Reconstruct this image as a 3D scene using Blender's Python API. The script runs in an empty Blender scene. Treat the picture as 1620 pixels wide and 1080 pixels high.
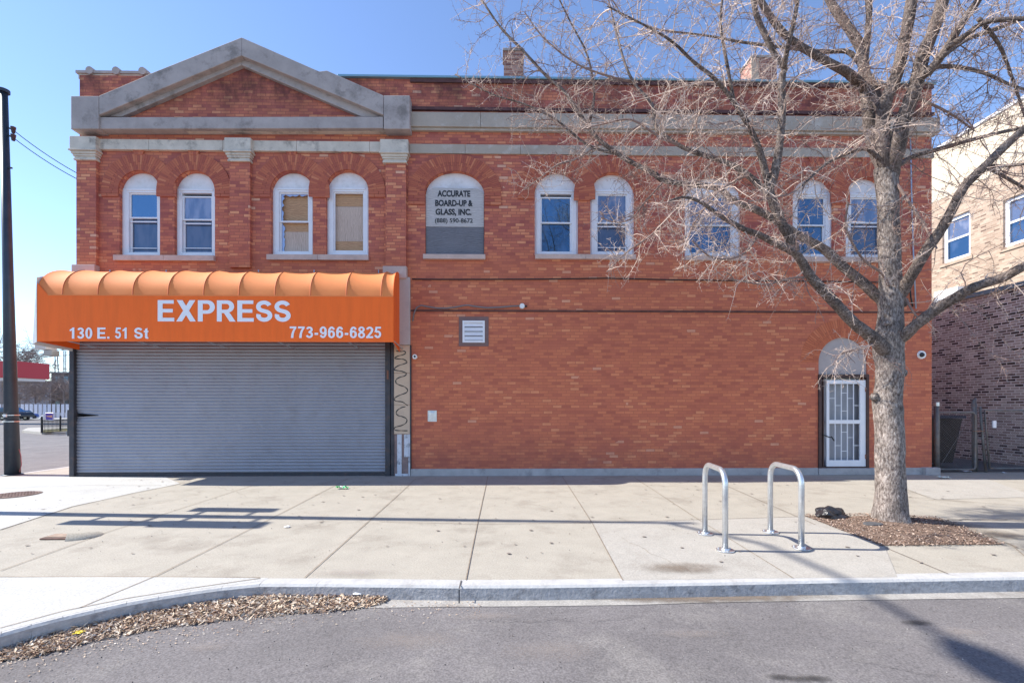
import bpy, bmesh, math, random
from mathutils import Vector, Matrix
R = math.radians
S = bpy.context.scene
COL = S.collection
random.seed(7)

# ------------------------------------------------------------------ camera
D, EYE, FPX, HOR, YAW = 10.4, 1.6, 725.0, 640.0, R(1.0)
cam = bpy.data.cameras.new('camera'); camo = bpy.data.objects.new('camera', cam); COL.objects.link(camo)
camo.location = (0, -D, EYE); camo.rotation_euler = (R(90), 0, -YAW)
cam.sensor_width = 36; cam.lens = 36 * FPX / 1620; cam.shift_y = (HOR - 540) / 1620
cam.clip_end = 3000; cam.clip_start = 0.05
S.camera = camo

# ------------------------------------------------------------------ light
EL, AZ = R(42), R(4.2)              # light travels towards +x and a little towards the street
ldir = Vector((math.cos(AZ), -math.sin(AZ), 0))
w = bpy.data.worlds.new('World'); S.world = w; w.use_nodes = True
nt = w.node_tree; bg = nt.nodes['Background']
sky = nt.nodes.new('ShaderNodeTexSky'); sky.sky_type = 'NISHITA'; sky.sun_disc = False
sky.sun_elevation = EL; sky.sun_rotation = math.atan2(-ldir.x, -ldir.y)
sky.air_density = 0.95; sky.dust_density = 0.0; sky.ozone_density = 3.5; sky.altitude = 100
hs = nt.nodes.new('ShaderNodeHueSaturation'); hs.inputs['Saturation'].default_value = 1.0; hs.inputs['Hue'].default_value = .505
nt.links.new(sky.outputs[0], hs.inputs['Color']); nt.links.new(hs.outputs[0], bg.inputs[0]); bg.inputs[1].default_value = 0.15
sun = bpy.data.lights.new('sun', 'SUN'); suno = bpy.data.objects.new('sun', sun); COL.objects.link(suno)
sun.energy = 4.5; sun.angle = R(0.5); sun.color = (1, 0.945, 0.85)
sd = Vector((ldir.x * math.cos(EL), ldir.y * math.cos(EL), -math.sin(EL)))
suno.rotation_euler = sd.to_track_quat('-Z', 'Y').to_euler(); suno.location = (-15, 3, 25)
S.view_settings.view_transform = 'Standard'; S.view_settings.look = 'None'
S.view_settings.gamma = 1; S.view_settings.exposure = 0.92
S.cycles.max_bounces = 6; S.cycles.use_denoising = True

# ------------------------------------------------------------------ measuring: photograph pixel -> point on a known plane
RV = Vector((math.cos(YAW), -math.sin(YAW), 0)); FV = Vector((math.sin(YAW), math.cos(YAW), 0))
CP = Vector((0, -D, EYE))
def ray(px, py): return RV * ((px - 810) / FPX) + FV + Vector((0, 0, (HOR - py) / FPX))
def F(px, py, y=0.0):
    r = ray(px, py); p = CP + r * ((y + D) / r.y); return p.x, p.z
def FX(px, y=0.0): return F(px, 600, y)[0]
def G(px, py, z=0.0):
    r = ray(px, py); p = CP + r * ((z - EYE) / r.z); return p.x, p.y
def PD(px, py, depth): return CP + ray(px, py) * depth
def ZF(py, px=650, y=0.0): return F(px, py, y)[1]

# ------------------------------------------------------------------ object helpers
def base_of(p):
    v = Vector((0, 0, 0))
    while p is not None: v = v + p.location; p = p.parent
    return v
def setp(o, label=None, cat=None, group=None, kind=None):
    for k, v in (('label', label), ('category', cat), ('group', group), ('kind', kind)):
        if v: o[k] = v
    return o
def thing(name, label, cat, loc, group=None):
    o = bpy.data.objects.new(name, None); COL.objects.link(o); o.location = loc
    o.empty_display_size = .2
    return setp(o, label, cat, group)
class MB:
    def __init__(s): s.v = []; s.f = []; s.mi = []
    def add(s, vs, fs, m=0):
        n = len(s.v); s.v += [tuple(v) for v in vs]; s.f += [tuple(i + n for i in f) for f in fs]; s.mi += [m] * len(fs); return s
    def box(s, x0, x1, y0, y1, z0, z1, m=0):
        return s.add([(x0,y0,z0),(x1,y0,z0),(x1,y1,z0),(x0,y1,z0),(x0,y0,z1),(x1,y0,z1),(x1,y1,z1),(x0,y1,z1)],
              [(0,3,2,1),(4,5,6,7),(0,1,5,4),(1,2,6,5),(2,3,7,6),(3,0,4,7)], m)
    def tube(s, pts, rad, n=8, cap=True, m=0):
        pts = [Vector(p) for p in pts]; k = len(pts)
        if not hasattr(rad, '__len__'): rad = [rad] * k
        t = (pts[1] - pts[0]).normalized()
        a = t.orthogonal().normalized(); vs = []; fs = []
        for i, p in enumerate(pts):
            t = (pts[min(i+1, k-1)] - pts[max(i-1, 0)])
            if t.length < 1e-9: t = Vector((0,0,1))
            t.normalize(); a = a - t * a.dot(t)
            a = a.normalized() if a.length > 1e-6 else t.orthogonal().normalized()
            b = t.cross(a)
            for j in range(n):
                an = 2 * math.pi * j / n; vs.append(p + (a * math.cos(an) + b * math.sin(an)) * rad[i])
        for i in range(k - 1):
            for j in range(n):
                fs.append((i*n+j, i*n+(j+1) % n, (i+1)*n+(j+1) % n, (i+1)*n+j))
        if cap: fs.append(tuple(range(n-1, -1, -1))); fs.append(tuple((k-1)*n+j for j in range(n)))
        return s.add(vs, fs, m)
    def prism(s, poly, z0, z1, m=0):      # plan polygon, counter-clockwise
        n = len(poly)
        return s.add([(x, y, z0) for x, y in poly] + [(x, y, z1) for x, y in poly],
            [tuple(range(n-1, -1, -1)), tuple(range(n, 2*n))] + [(i, (i+1) % n, n+(i+1) % n, n+i) for i in range(n)], m)
    def vprism(s, poly, y0, y1, m=0):     # polygon in x,z; counter-clockwise seen from the street
        n = len(poly)
        return s.add([(x, y0, z) for x, z in poly] + [(x, y1, z) for x, z in poly],
            [tuple(range(n)), tuple(range(2*n-1, n-1, -1))] + [(i, n+i, n+(i+1) % n, (i+1) % n) for i in range(n)], m)
    def build(s, name, mat, parent=None, smooth=False, loc=None, bevel=0):
        b = base_of(parent) if parent else Vector(loc or (0, 0, 0))
        me = bpy.data.meshes.new(name)
        me.from_pydata([(x-b.x, y-b.y, z-b.z) for x, y, z in s.v], [], s.f)
        mats = mat if isinstance(mat, (list, tuple)) else [mat]
        for m_ in mats: me.materials.append(m_)
        if len(mats) > 1: me.polygons.foreach_set('material_index', s.mi)
        if smooth: me.polygons.foreach_set('use_smooth', [True] * len(me.polygons))
        me.update()
        o = bpy.data.objects.new(name, me); COL.objects.link(o)
        if parent: o.parent = parent
        else: o.location = b
        if bevel:
            md = o.modifiers.new('bevel', 'BEVEL'); md.width = bevel; md.segments = 2; md.limit_method = 'ANGLE'
        return o
def sheet(outer, holes, y0, y1):
    """flat shape in x,z with holes, with thickness y0..y1 (street side y0)"""
    cu = bpy.data.curves.new('c', 'CURVE'); cu.dimensions = '2D'; cu.fill_mode = 'BOTH'; cu.extrude = abs(y1 - y0) / 2
    for poly in [outer] + holes:
        sp = cu.splines.new('POLY'); sp.points.add(len(poly) - 1); sp.use_cyclic_u = True
        for i, (x, z) in enumerate(poly): sp.points[i].co = (x, z, 0, 1)
    o = bpy.data.objects.new('c', cu); COL.objects.link(o)
    me = bpy.data.meshes.new_from_object(o.evaluated_get(bpy.context.evaluated_depsgraph_get()))
    ym = (y0 + y1) / 2
    m = MB(); m.add([(v.co.x, ym - v.co.z, v.co.y) for v in me.vertices], [tuple(p.vertices) for p in me.polygons])
    bpy.data.objects.remove(o); bpy.data.curves.remove(cu); bpy.data.meshes.remove(me)
    return m
def text_mb(txt, x0, x1, z0, z1, y0, bold=0.0, shear=0.0, thick=.004):
    cu = bpy.data.curves.new('t', 'FONT'); cu.body = txt; cu.size = 1; cu.offset = bold; cu.shear = shear; cu.extrude = 0; cu.resolution_u = 6
    o = bpy.data.objects.new('t', cu); COL.objects.link(o)
    me = bpy.data.meshes.new_from_object(o.evaluated_get(bpy.context.evaluated_depsgraph_get()))
    xs = [v.co.x for v in me.vertices]; ys = [v.co.y for v in me.vertices]
    a, b, c, d = min(xs), max(xs), min(ys), max(ys)
    m = MB(); m.add([(x0 + (v.co.x-a)/(b-a)*(x1-x0), y0, z0 + (v.co.y-c)/(d-c)*(z1-z0)) for v in me.vertices], [tuple(p.vertices) for p in me.polygons])
    bpy.data.objects.remove(o); bpy.data.curves.remove(cu); bpy.data.meshes.remove(me)
    return m
def arch_poly(x0, x1, z0, ztop, rise=None, n=20):
    r = (x1 - x0) / 2; rise = r if rise is None else rise; cx = (x0 + x1) / 2
    return [(x0, z0), (x1, z0)] + [(cx + r*math.cos(math.pi*i/n), ztop - rise + rise*math.sin(math.pi*i/n)) for i in range(n+1)]

# ------------------------------------------------------------------ materials
def mat(name, col, rough=.8, metal=0, noise=None, bump=None, spec=.5, stains=None):
    """noise: (scale, amount[, stretch xyz]); bump: (scale, strength); stains: (scale, colour, amount)"""
    m = bpy.data.materials.new(name); m.use_nodes = True; t = m.node_tree; N = t.nodes; L = t.links
    p = N['Principled BSDF']; p.inputs['Roughness'].default_value = rough; p.inputs['Metallic'].default_value = metal
    p.inputs['Specular IOR Level'].default_value = spec
    p.inputs['Base Color'].default_value = (*col, 1)
    tc = N.new('ShaderNodeTexCoord'); out = None
    if noise:
        mp = N.new('ShaderNodeMapping'); L.new(tc.outputs['Object'], mp.inputs[0])
        if len(noise) > 2: mp.inputs['Scale'].default_value = noise[2]
        nz = N.new('ShaderNodeTexNoise'); nz.inputs['Scale'].default_value = noise[0]; nz.inputs['Detail'].default_value = 6; nz.inputs['Roughness'].default_value = .65
        L.new(mp.outputs[0], nz.inputs['Vector'])
        mr = N.new('ShaderNodeMapRange'); mr.inputs['From Min'].default_value = .3; mr.inputs['From Max'].default_value = .7
        mr.inputs['To Min'].default_value = 1 - noise[1]; mr.inputs['To Max'].default_value = 1 + noise[1]
        L.new(nz.outputs[0], mr.inputs[0])
        mx = N.new('ShaderNodeVectorMath'); mx.operation = 'SCALE'; mx.inputs[0].default_value = col
        L.new(mr.outputs[0], mx.inputs['Scale']); out = mx.outputs[0]
    if stains:
        nz = N.new('ShaderNodeTexNoise'); nz.inputs['Scale'].default_value = stains[0]; nz.inputs['Detail'].default_value = 7; nz.inputs['Roughness'].default_value = .7
        L.new(tc.outputs['Object'], nz.inputs['Vector'])
        mr = N.new('ShaderNodeMapRange'); mr.inputs['From Min'].default_value = .52; mr.inputs['From Max'].default_value = .68; mr.inputs['To Max'].default_value = stains[2]
        L.new(nz.outputs[0], mr.inputs[0])
        mc = N.new('ShaderNodeMix'); mc.data_type = 'RGBA'; L.new(mr.outputs[0], mc.inputs[0])
        if out: L.new(out, mc.inputs[6])
        else: mc.inputs[6].default_value = (*col, 1)
        mc.inputs[7].default_value = (*stains[1], 1); out = mc.outputs[2]
    if out: L.new(out, p.inputs['Base Color'])
    if bump:
        nb = N.new('ShaderNodeTexNoise'); nb.inputs['Scale'].default_value = bump[0]; nb.inputs['Detail'].default_value = 5
        L.new(tc.outputs['Object'], nb.inputs['Vector'])
        b = N.new('ShaderNodeBump'); b.inputs['Strength'].default_value = bump[1]; b.inputs['Distance'].default_value = .02
        L.new(nb.outputs[0], b.inputs['Height']); L.new(b.outputs[0], p.inputs['Normal'])
    return m

def brick_mat(name, ramp, mortar, bw=.205, bh=.0665, pale=None, pale_amt=.03, soot=None, mw=.055, ms=.16, tone=None, dirt=.16, base=None):
    """individual bricks: a random colour per brick, thin mortar, large dirt patches"""
    m = bpy.data.materials.new(name); m.use_nodes = True; t = m.node_tree; N = t.nodes; L = t.links
    p = N['Principled BSDF']; p.inputs['Roughness'].default_value = .88; p.inputs['Specular IOR Level'].default_value = .3
    tc = N.new('ShaderNodeTexCoord'); sp = N.new('ShaderNodeSeparateXYZ'); L.new(tc.outputs['Object'], sp.inputs[0])
    def M(op, a, b=None, c=None):
        n = N.new('ShaderNodeMath'); n.operation = op
        for i, v in enumerate((a, b, c)):
            if v is None: continue
            if isinstance(v, (int, float)): n.inputs[i].default_value = v
            else: L.new(v, n.inputs[i])
        return n.outputs[0]
    wob = N.new('ShaderNodeTexNoise'); wob.inputs['Scale'].default_value = 1.2; wob.inputs['Detail'].default_value = 2
    L.new(tc.outputs['Object'], wob.inputs['Vector'])
    u = M('ADD', sp.outputs[0], sp.outputs[1])
    v = M('ADD', sp.outputs[2], M('MULTIPLY', wob.outputs[0], .02))
    vr = M('DIVIDE', v, bh); row = M('FLOOR', vr); fv = M('FRACT', vr)
    wn0 = N.new('ShaderNodeTexWhiteNoise'); wn0.noise_dimensions = '1D'; L.new(row, wn0.inputs['W'])
    off = M('ADD', M('MULTIPLY', row, .5), M('MULTIPLY', wn0.outputs[0], .3))
    ur = M('ADD', M('DIVIDE', u, bw), off); colm = M('FLOOR', ur); fu = M('FRACT', ur)
    cb = N.new('ShaderNodeCombineXYZ'); L.new(row, cb.inputs[0]); L.new(colm, cb.inputs[1])
    wn = N.new('ShaderNodeTexWhiteNoise'); wn.noise_dimensions = '3D'; L.new(cb.outputs[0], wn.inputs['Vector'])
    big = N.new('ShaderNodeTexNoise'); big.inputs['Scale'].default_value = .55; big.inputs['Detail'].default_value = 5; big.inputs['Roughness'].default_value = .6
    L.new(tc.outputs['Object'], big.inputs['Vector'])
    rv = M('ADD', wn.outputs[0], M('MULTIPLY', M('SUBTRACT', big.outputs[0], .5), .8))
    cr = N.new('ShaderNodeValToRGB'); els = cr.color_ramp.elements
    els[0].position, els[0].color = ramp[0][0], (*ramp[0][1], 1); els[1].position, els[1].color = ramp[-1][0], (*ramp[-1][1], 1)
    for pos, c in ramp[1:-1]: e = els.new(pos); e.color = (*c, 1)
    L.new(rv, cr.inputs[0]); out = cr.outputs[0]
    def mix(fac, a, b):
        n = N.new('ShaderNodeMix'); n.data_type = 'RGBA'
        if isinstance(fac, (int, float)): n.inputs[0].default_value = fac
        else: L.new(fac, n.inputs[0])
        for i, v_ in ((6, a), (7, b)):
            if isinstance(v_, tuple): n.inputs[i].default_value = (*v_, 1)
            else: L.new(v_, n.inputs[i])
        return n.outputs[2]
    if pale:
        cb2 = N.new('ShaderNodeCombineXYZ'); L.new(colm, cb2.inputs[0]); L.new(row, cb2.inputs[1]); cb2.inputs[2].default_value = 7.3
        wn2 = N.new('ShaderNodeTexWhiteNoise'); wn2.noise_dimensions = '3D'; L.new(cb2.outputs[0], wn2.inputs['Vector'])
        out = mix(M('MULTIPLY', M('GREATER_THAN', M('ADD', wn2.outputs[0], M('MULTIPLY', M('SUBTRACT', big.outputs[0], .5), .12)), 1 - pale_amt), .75), out, pale)
    d1 = M('MAXIMUM', M('LESS_THAN', fv, ms), M('LESS_THAN', fu, mw))
    out = mix(d1, out, mortar)
    # blotchy weathering
    n2 = N.new('ShaderNodeTexNoise'); n2.inputs['Scale'].default_value = 2.3; n2.inputs['Detail'].default_value = 8; n2.inputs['Roughness'].default_value = .7
    L.new(tc.outputs['Object'], n2.inputs['Vector'])
    k = M('ADD', 1 - dirt, M('MULTIPLY', n2.outputs[0], dirt * 2))
    sc = N.new('ShaderNodeVectorMath'); sc.operation = 'SCALE'; L.new(out, sc.inputs[0]); L.new(k, sc.inputs['Scale']); out = sc.outputs[0]
    if tone:      # (z0, z1, colour, amount): a painted / cleaned zone whose ragged edge lies between z0 and z1
        mr = N.new('ShaderNodeMapRange'); L.new(M('ADD', sp.outputs[2], M('MULTIPLY', big.outputs[0], .5)), mr.inputs[0])
        mr.inputs['From Min'].default_value = tone[0]; mr.inputs['From Max'].default_value = tone[1]; mr.inputs['To Min'].default_value = tone[3]; mr.inputs['To Max'].default_value = 0
        out = mix(mr.outputs[0], out, tone[2])
    if base:      # splash dirt along the foot of the wall
        n4 = N.new('ShaderNodeTexNoise'); n4.inputs['Scale'].default_value = 1.7; n4.inputs['Detail'].default_value = 7; n4.inputs['Roughness'].default_value = .75; L.new(tc.outputs['Object'], n4.inputs['Vector'])
        mr = N.new('ShaderNodeMapRange'); L.new(sp.outputs[2], mr.inputs[0]); mr.inputs['From Min'].default_value = base[0]; mr.inputs['From Max'].default_value = base[1]; mr.inputs['To Min'].default_value = 1; mr.inputs['To Max'].default_value = 0
        mr2 = N.new('ShaderNodeMapRange'); L.new(n4.outputs[0], mr2.inputs[0]); mr2.inputs['From Min'].default_value = .40; mr2.inputs['From Max'].default_value = .62
        out = mix(M('MULTIPLY', M('MULTIPLY', mr.outputs[0], mr2.outputs[0]), base[3]), out, base[2])
        n5 = N.new('ShaderNodeTexNoise'); n5.inputs['Scale'].default_value = .9; n5.inputs['Detail'].default_value = 9; n5.inputs['Roughness'].default_value = .8; L.new(tc.outputs['Object'], n5.inputs['Vector'])
        mr5 = N.new('ShaderNodeMapRange'); L.new(n5.outputs[0], mr5.inputs[0]); mr5.inputs['From Min'].default_value = .6; mr5.inputs['From Max'].default_value = .72; mr5.inputs['To Max'].default_value = .3
        out = mix(mr5.outputs[0], out, (.58, .27, .18))
    if soot:      # (z0, z1, colour, amount): soot that starts under the coping
        n3 = N.new('ShaderNodeTexNoise'); n3.inputs['Scale'].default_value = 1.1; n3.inputs['Detail'].default_value = 6; n3.inputs['Roughness'].default_value = .75
        mp = N.new('ShaderNodeMapping'); mp.inputs['Scale'].default_value = (1.6, 1, 1); L.new(tc.outputs['Object'], mp.inputs[0]); L.new(mp.outputs[0], n3.inputs['Vector'])
        mr = N.new('ShaderNodeMapRange'); L.new(sp.outputs[2], mr.inputs[0])
        mr.inputs['From Min'].default_value = soot[0]; mr.inputs['From Max'].default_value = soot[1]; mr.inputs['To Max'].default_value = 1
        mr2 = N.new('ShaderNodeMapRange'); L.new(n3.outputs[0], mr2.inputs[0]); mr2.inputs['From Min'].default_value = .38; mr2.inputs['From Max'].default_value = .62
        out = mix(M('MULTIPLY', M('MULTIPLY', mr.outputs[0], mr2.outputs[0]), soot[3]), out, soot[2])
    L.new(out, p.inputs['Base Color'])
    bp = N.new('ShaderNodeBump'); bp.inputs['Strength'].default_value = .5; bp.inputs['Distance'].default_value = .006
    L.new(M('ADD', M('SUBTRACT', 1, d1), M('MULTIPLY', wn.outputs[0], .5)), bp.inputs['Height']); L.new(bp.outputs[0], p.inputs['Normal'])
    return m
def island_mat(name, ramp, rough=.85):
    m = bpy.data.materials.new(name); m.use_nodes = True; N = m.node_tree.nodes; L = m.node_tree.links
    g = N.new('ShaderNodeNewGeometry'); cr = N.new('ShaderNodeValToRGB'); els = cr.color_ramp.elements
    els[0].position, els[0].color = ramp[0][0], (*ramp[0][1], 1); els[1].position, els[1].color = ramp[-1][0], (*ramp[-1][1], 1)
    for pos, c in ramp[1:-1]: e = els.new(pos); e.color = (*c, 1)
    L.new(g.outputs['Random Per Island'], cr.inputs[0]); L.new(cr.outputs[0], N['Principled BSDF'].inputs['Base Color'])
    N['Principled BSDF'].inputs['Roughness'].default_value = rough; N['Principled BSDF'].inputs['Specular IOR Level'].default_value = .3
    return m

BR = [(0, (.34, .095, .082)), (.18, (.44, .130, .098)), (.5, (.52, .160, .102)), (.8, (.59, .195, .112)), (.94, (.65, .235, .130)), (1, (.72, .31, .17))]
M_brick = brick_mat('red_brick', BR, (.36, .11, .082), pale=(.72, .43, .30), pale_amt=.010,
                    tone=(5.0, 5.5, (.62, .185, .080), .36), base=(.05, 1.5, (.30, .095, .075), .6), soot=(7.9, 8.6, (.07, .03, .03), .75), dirt=.22)
M_ring = island_mat('arch_brick', [(0, (.36, .095, .07)), (.6, (.47, .135, .08)), (.9, (.53, .165, .09)), (1, (.6, .22, .12))])
M_door_ring = island_mat('door_arch_brick', [(0, (.46, .13, .07)), (.5, (.54, .155, .075)), (1, (.62, .20, .10))])
M_side = brick_mat('side_brick', BR, (.24, .085, .06), pale=(.7, .42, .3))
M_stone = mat('grey_limestone', (.40, .345, .325), .85, noise=(2.5, .16), bump=(30, .15), stains=(2.4, (.19, .165, .15), .85))
M_belt = mat('weathered_limestone', (.60, .535, .455), .85, noise=(3.5, .16), bump=(30, .15), stains=(2.6, (.19, .17, .15), .85))
M_cornice = mat('tan_cornice_stone', (.41, .345, .285), .85, noise=(2.0, .1), bump=(25, .15), stains=(3.2, (.62, .58, .54), .5))
M_sill = mat('pink_sill_stone', (.56, .42, .37), .85, noise=(4, .12), bump=(30, .1), stains=(5, (.3, .24, .22), .4))
M_plinth = mat('plinth_concrete', (.42, .40, .40), .9, noise=(3, .15), bump=(25, .25), stains=(4, (.22, .2, .2), .6))
M_white = mat('white_vinyl', (.78, .78, .82), .45, noise=(6, .04))
M_panelw = mat('white_render', (.76, .75, .77), .7, noise=(5, .07), stains=(4, (.5, .48, .46), .45))
M_tymp = mat('grey_render', (.42, .37, .36), .85, noise=(9, .05))
M_dark = mat('dark_steel', (.05, .05, .06), .6, .2, noise=(5, .25), stains=(6, (.16, .09, .06), .4))
M_brown = mat('brown_steel', (.06, .03, .028), .6, .1, noise=(6, .2), stains=(8, (.14, .06, .04), .5))
M_tan = mat('tan_panel', (.56, .42, .31), .7, noise=(4, .06), stains=(6, (.4, .3, .24), .3))
M_graf = mat('black_spray', (.012, .012, .014), .5)
M_pier = mat('concrete_pier', (.50, .46, .44), .85, noise=(3, .1), stains=(3, (.34, .31, .3), .5))
M_coping = mat('teal_metal_coping', (.22, .38, .46), .4, .4)
M_clay = mat('clay_coping', (.42, .35, .32), .8, noise=(6, .2))
M_roof = mat('roof_felt', (.09, .09, .09), .9, noise=(3, .3))
M_black = mat('black_rubber', (.015, .015, .016), .6)
M_whitecable = mat('white_plastic', (.8, .8, .8), .4)
M_galv = mat('galvanised_steel', (.62, .64, .66), .32, .75, noise=(18, .12), bump=(60, .03))
M_pole = mat('painted_pole', (.035, .05, .07), .45, .3, noise=(3, .2), stains=(7, (.09, .08, .09), .3))
M_conduit = mat('blue_grey_conduit', (.34, .42, .55), .5, .3)
M_ply = mat('plywood', (.52, .36, .21), .8, noise=(3, .3, (1, 1, 7)), stains=(2.2, (.24, .17, .12), .45))
def ply_mat(name, c1, c2, horizontal):
    m = mat(name, c1, .85); N = m.node_tree.nodes; L = m.node_tree.links
    tc = N.new('ShaderNodeTexCoord'); mp = N.new('ShaderNodeMapping'); mp.inputs['Scale'].default_value = (1, 1, 3.2) if horizontal else (3.4, 1, .9)
    wv = N.new('ShaderNodeTexWave'); wv.wave_type = 'BANDS'; wv.bands_direction = 'Z' if horizontal else 'X'
    wv.inputs['Scale'].default_value = 3.2; wv.inputs['Distortion'].default_value = 9; wv.inputs['Detail'].default_value = 3; wv.inputs['Detail Scale'].default_value = 1.3
    L.new(tc.outputs['Object'], mp.inputs[0]); L.new(mp.outputs[0], wv.inputs['Vector'])
    nz = N.new('ShaderNodeTexNoise'); nz.inputs['Scale'].default_value = 2.2; nz.inputs['Detail'].default_value = 5; L.new(tc.outputs['Object'], nz.inputs['Vector'])
    a = N.new('ShaderNodeMath'); a.operation = 'MULTIPLY'; L.new(wv.outputs['Fac'], a.inputs[0]); L.new(nz.outputs[0], a.inputs[1])
    mx = N.new('ShaderNodeMix'); mx.data_type = 'RGBA'; L.new(a.outputs[0], mx.inputs[0]); mx.inputs[6].default_value = (*c1, 1); mx.inputs[7].default_value = (*c2, 1)
    L.new(mx.outputs[2], N['Principled BSDF'].inputs['Base Color']); return m
M_ply_h = ply_mat('plywood_flat_grain', (.58, .35, .20), (.20, .095, .045), True)
M_ply_v = ply_mat('plywood_cathedral_grain', (.62, .49, .41), (.25, .165, .125), False)
M_ply_grey = ply_mat('weathered_plywood', (.56, .53, .52), (.22, .20, .20), True)
M_ply_dk = ply_mat('damp_plywood', (.20, .20, .225), (.05, .05, .06), True)
def glass_mat(name, tint, refl=.35, rough=.015, gc=(.38, .56, .80), tint2=None):
    m = bpy.data.materials.new(name); m.use_nodes = True; N = m.node_tree.nodes; L = m.node_tree.links
    p = N['Principled BSDF']; p.inputs['Base Color'].default_value = (*tint, 1); p.inputs['Roughness'].default_value = .35; p.inputs['Specular IOR Level'].default_value = 0.2
    g = N.new('ShaderNodeBsdfGlossy'); g.inputs['Roughness'].default_value = rough; g.inputs['Color'].default_value = (*gc, 1)
    tc = N.new('ShaderNodeTexCoord'); nz = N.new('ShaderNodeTexNoise'); nz.inputs['Scale'].default_value = 1.6; L.new(tc.outputs['Object'], nz.inputs['Vector'])
    if tint2:      # mottled reflections put into the pane colour
        n2 = N.new('ShaderNodeTexNoise'); n2.inputs['Scale'].default_value = 2.4; n2.inputs['Detail'].default_value = 4; mp = N.new('ShaderNodeMapping'); mp.inputs['Scale'].default_value = (2.2, 1, .7)
        L.new(tc.outputs['Object'], mp.inputs[0]); L.new(mp.outputs[0], n2.inputs['Vector']); r_ = N.new('ShaderNodeMapRange'); r_.inputs['From Min'].default_value = .45; r_.inputs['From Max'].default_value = .62; L.new(n2.outputs[0], r_.inputs[0])
        m2 = N.new('ShaderNodeMix'); m2.data_type = 'RGBA'; L.new(r_.outputs[0], m2.inputs[0]); m2.inputs[6].default_value = (*tint, 1); m2.inputs[7].default_value = (*tint2, 1); L.new(m2.outputs[2], p.inputs['Base Color'])
    b = N.new('ShaderNodeBump'); b.inputs['Strength'].default_value = .12; b.inputs['Distance'].default_value = .02; L.new(nz.outputs[0], b.inputs['Height']); L.new(b.outputs[0], g.inputs['Normal'])
    mx = N.new('ShaderNodeMixShader'); mx.inputs[0].default_value = refl
    L.new(p.outputs[0], mx.inputs[1]); L.new(g.outputs[0], mx.inputs[2]); L.new(mx.outputs[0], N['Material Output'].inputs[0])
    return m
M_glass = glass_mat('window_glass', (.02, .045, .085), .30, gc=(.30, .56, .85), tint2=(.045, .075, .12))
M_glass_deep = glass_mat('deep_window_glass', (.01, .025, .05), .22, gc=(.25, .5, .8), tint2=(.05, .07, .11))
M_glass_lo = glass_mat('screened_glass', (.045, .06, .10), .12, .1, tint2=(.09, .10, .14))
M_glass_pale = glass_mat('curtained_glass', (.10, .11, .15), .22, .05, tint2=(.24, .24, .28))

# ------------------------------------------------------------------ ground
M_conc = mat('tan_concrete', (.372, .342, .290), .9, noise=(3, .08), bump=(90, .12), stains=(1.3, (.27, .24, .20), .85))
M_conc_new = mat('pale_concrete', (.455, .45, .43), .9, noise=(4, .05), bump=(90, .1), stains=(1.5, (.385, .375, .36), .6))
M_conc_mid = mat('light_tan_concrete', (.385, .362, .325), .9, noise=(4, .06), bump=(90, .1), stains=(1.8, (.30, .275, .24), .6))
def speckle(m, base, amt=.5, scale=160):
    N = m.node_tree.nodes; L = m.node_tree.links; p = N['Principled BSDF']
    src = p.inputs['Base Color'].links[0].from_socket
    tc = N.new('ShaderNodeTexCoord'); nz = N.new('ShaderNodeTexNoise'); nz.inputs['Scale'].default_value = scale; nz.inputs['Detail'].default_value = 2
    L.new(tc.outputs['Object'], nz.inputs['Vector'])
    mr = N.new('ShaderNodeMapRange'); mr.inputs['From Min'].default_value = .3; mr.inputs['From Max'].default_value = .7; mr.inputs['To Min'].default_value = 1 - amt; mr.inputs['To Max'].default_value = 1 + amt
    L.new(nz.outputs[0], mr.inputs[0]); sc = N.new('ShaderNodeVectorMath'); sc.operation = 'SCALE'; L.new(src, sc.inputs[0]); L.new(mr.outputs[0], sc.inputs['Scale'])
    L.new(sc.outputs[0], p.inputs['Base Color'])
for m_ in (M_conc, M_conc_new, M_conc_mid): speckle(m_, None, .16, 70)
M_asph = mat('asphalt', (.155, .143, .143), .93, noise=(.9, .16), bump=(150, .15), stains=(1.6, (.215, .20, .19), .8)); speckle(M_asph, None, .32, 80)
M_curb = mat('curb_concrete', (.46, .455, .445), .9, noise=(6, .12), bump=(40, .25), stains=(4, (.30, .285, .28), .6))
M_face = mat('streaked_kerb_face', (.37, .355, .35), .9, noise=(14, .22, (1, 1, 2)), bump=(40, .4), stains=(9, (.17, .16, .16), .8))  # darker base than the kerb top, with dark streaks
M_gutter = mat('gutter_concrete', (.35, .33, .305), .9, noise=(5, .15), bump=(40, .2), stains=(1.1, (.17, .14, .12), .95)); speckle(M_gutter, None, .2, 60)
M_joint = mat('joint_dirt', (.24, .19, .145), .95, noise=(12, .4))
M_soil = mat('base_ground', (.13, .12, .11), .95, noise=(.2, .2))
RZ = -.12
MB().add([(-700,-500,RZ-.02),(700,-500,RZ-.02),(700,900,RZ-.02),(-700,900,RZ-.02)], [(0,1,2,3)]).build('ground', M_soil)['kind'] = 'structure'
MB().add([(-64,-40,RZ),(60,-40,RZ),(60,.0,RZ),(-64,0.0,RZ)], [(0,1,2,3)]).add([(-64,0,RZ),(-11.2,0,RZ),(-11.2,120,RZ),(-64,120,RZ)], [(0,1,2,3)]).build('road', M_asph)['kind'] = 'structure'
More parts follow.
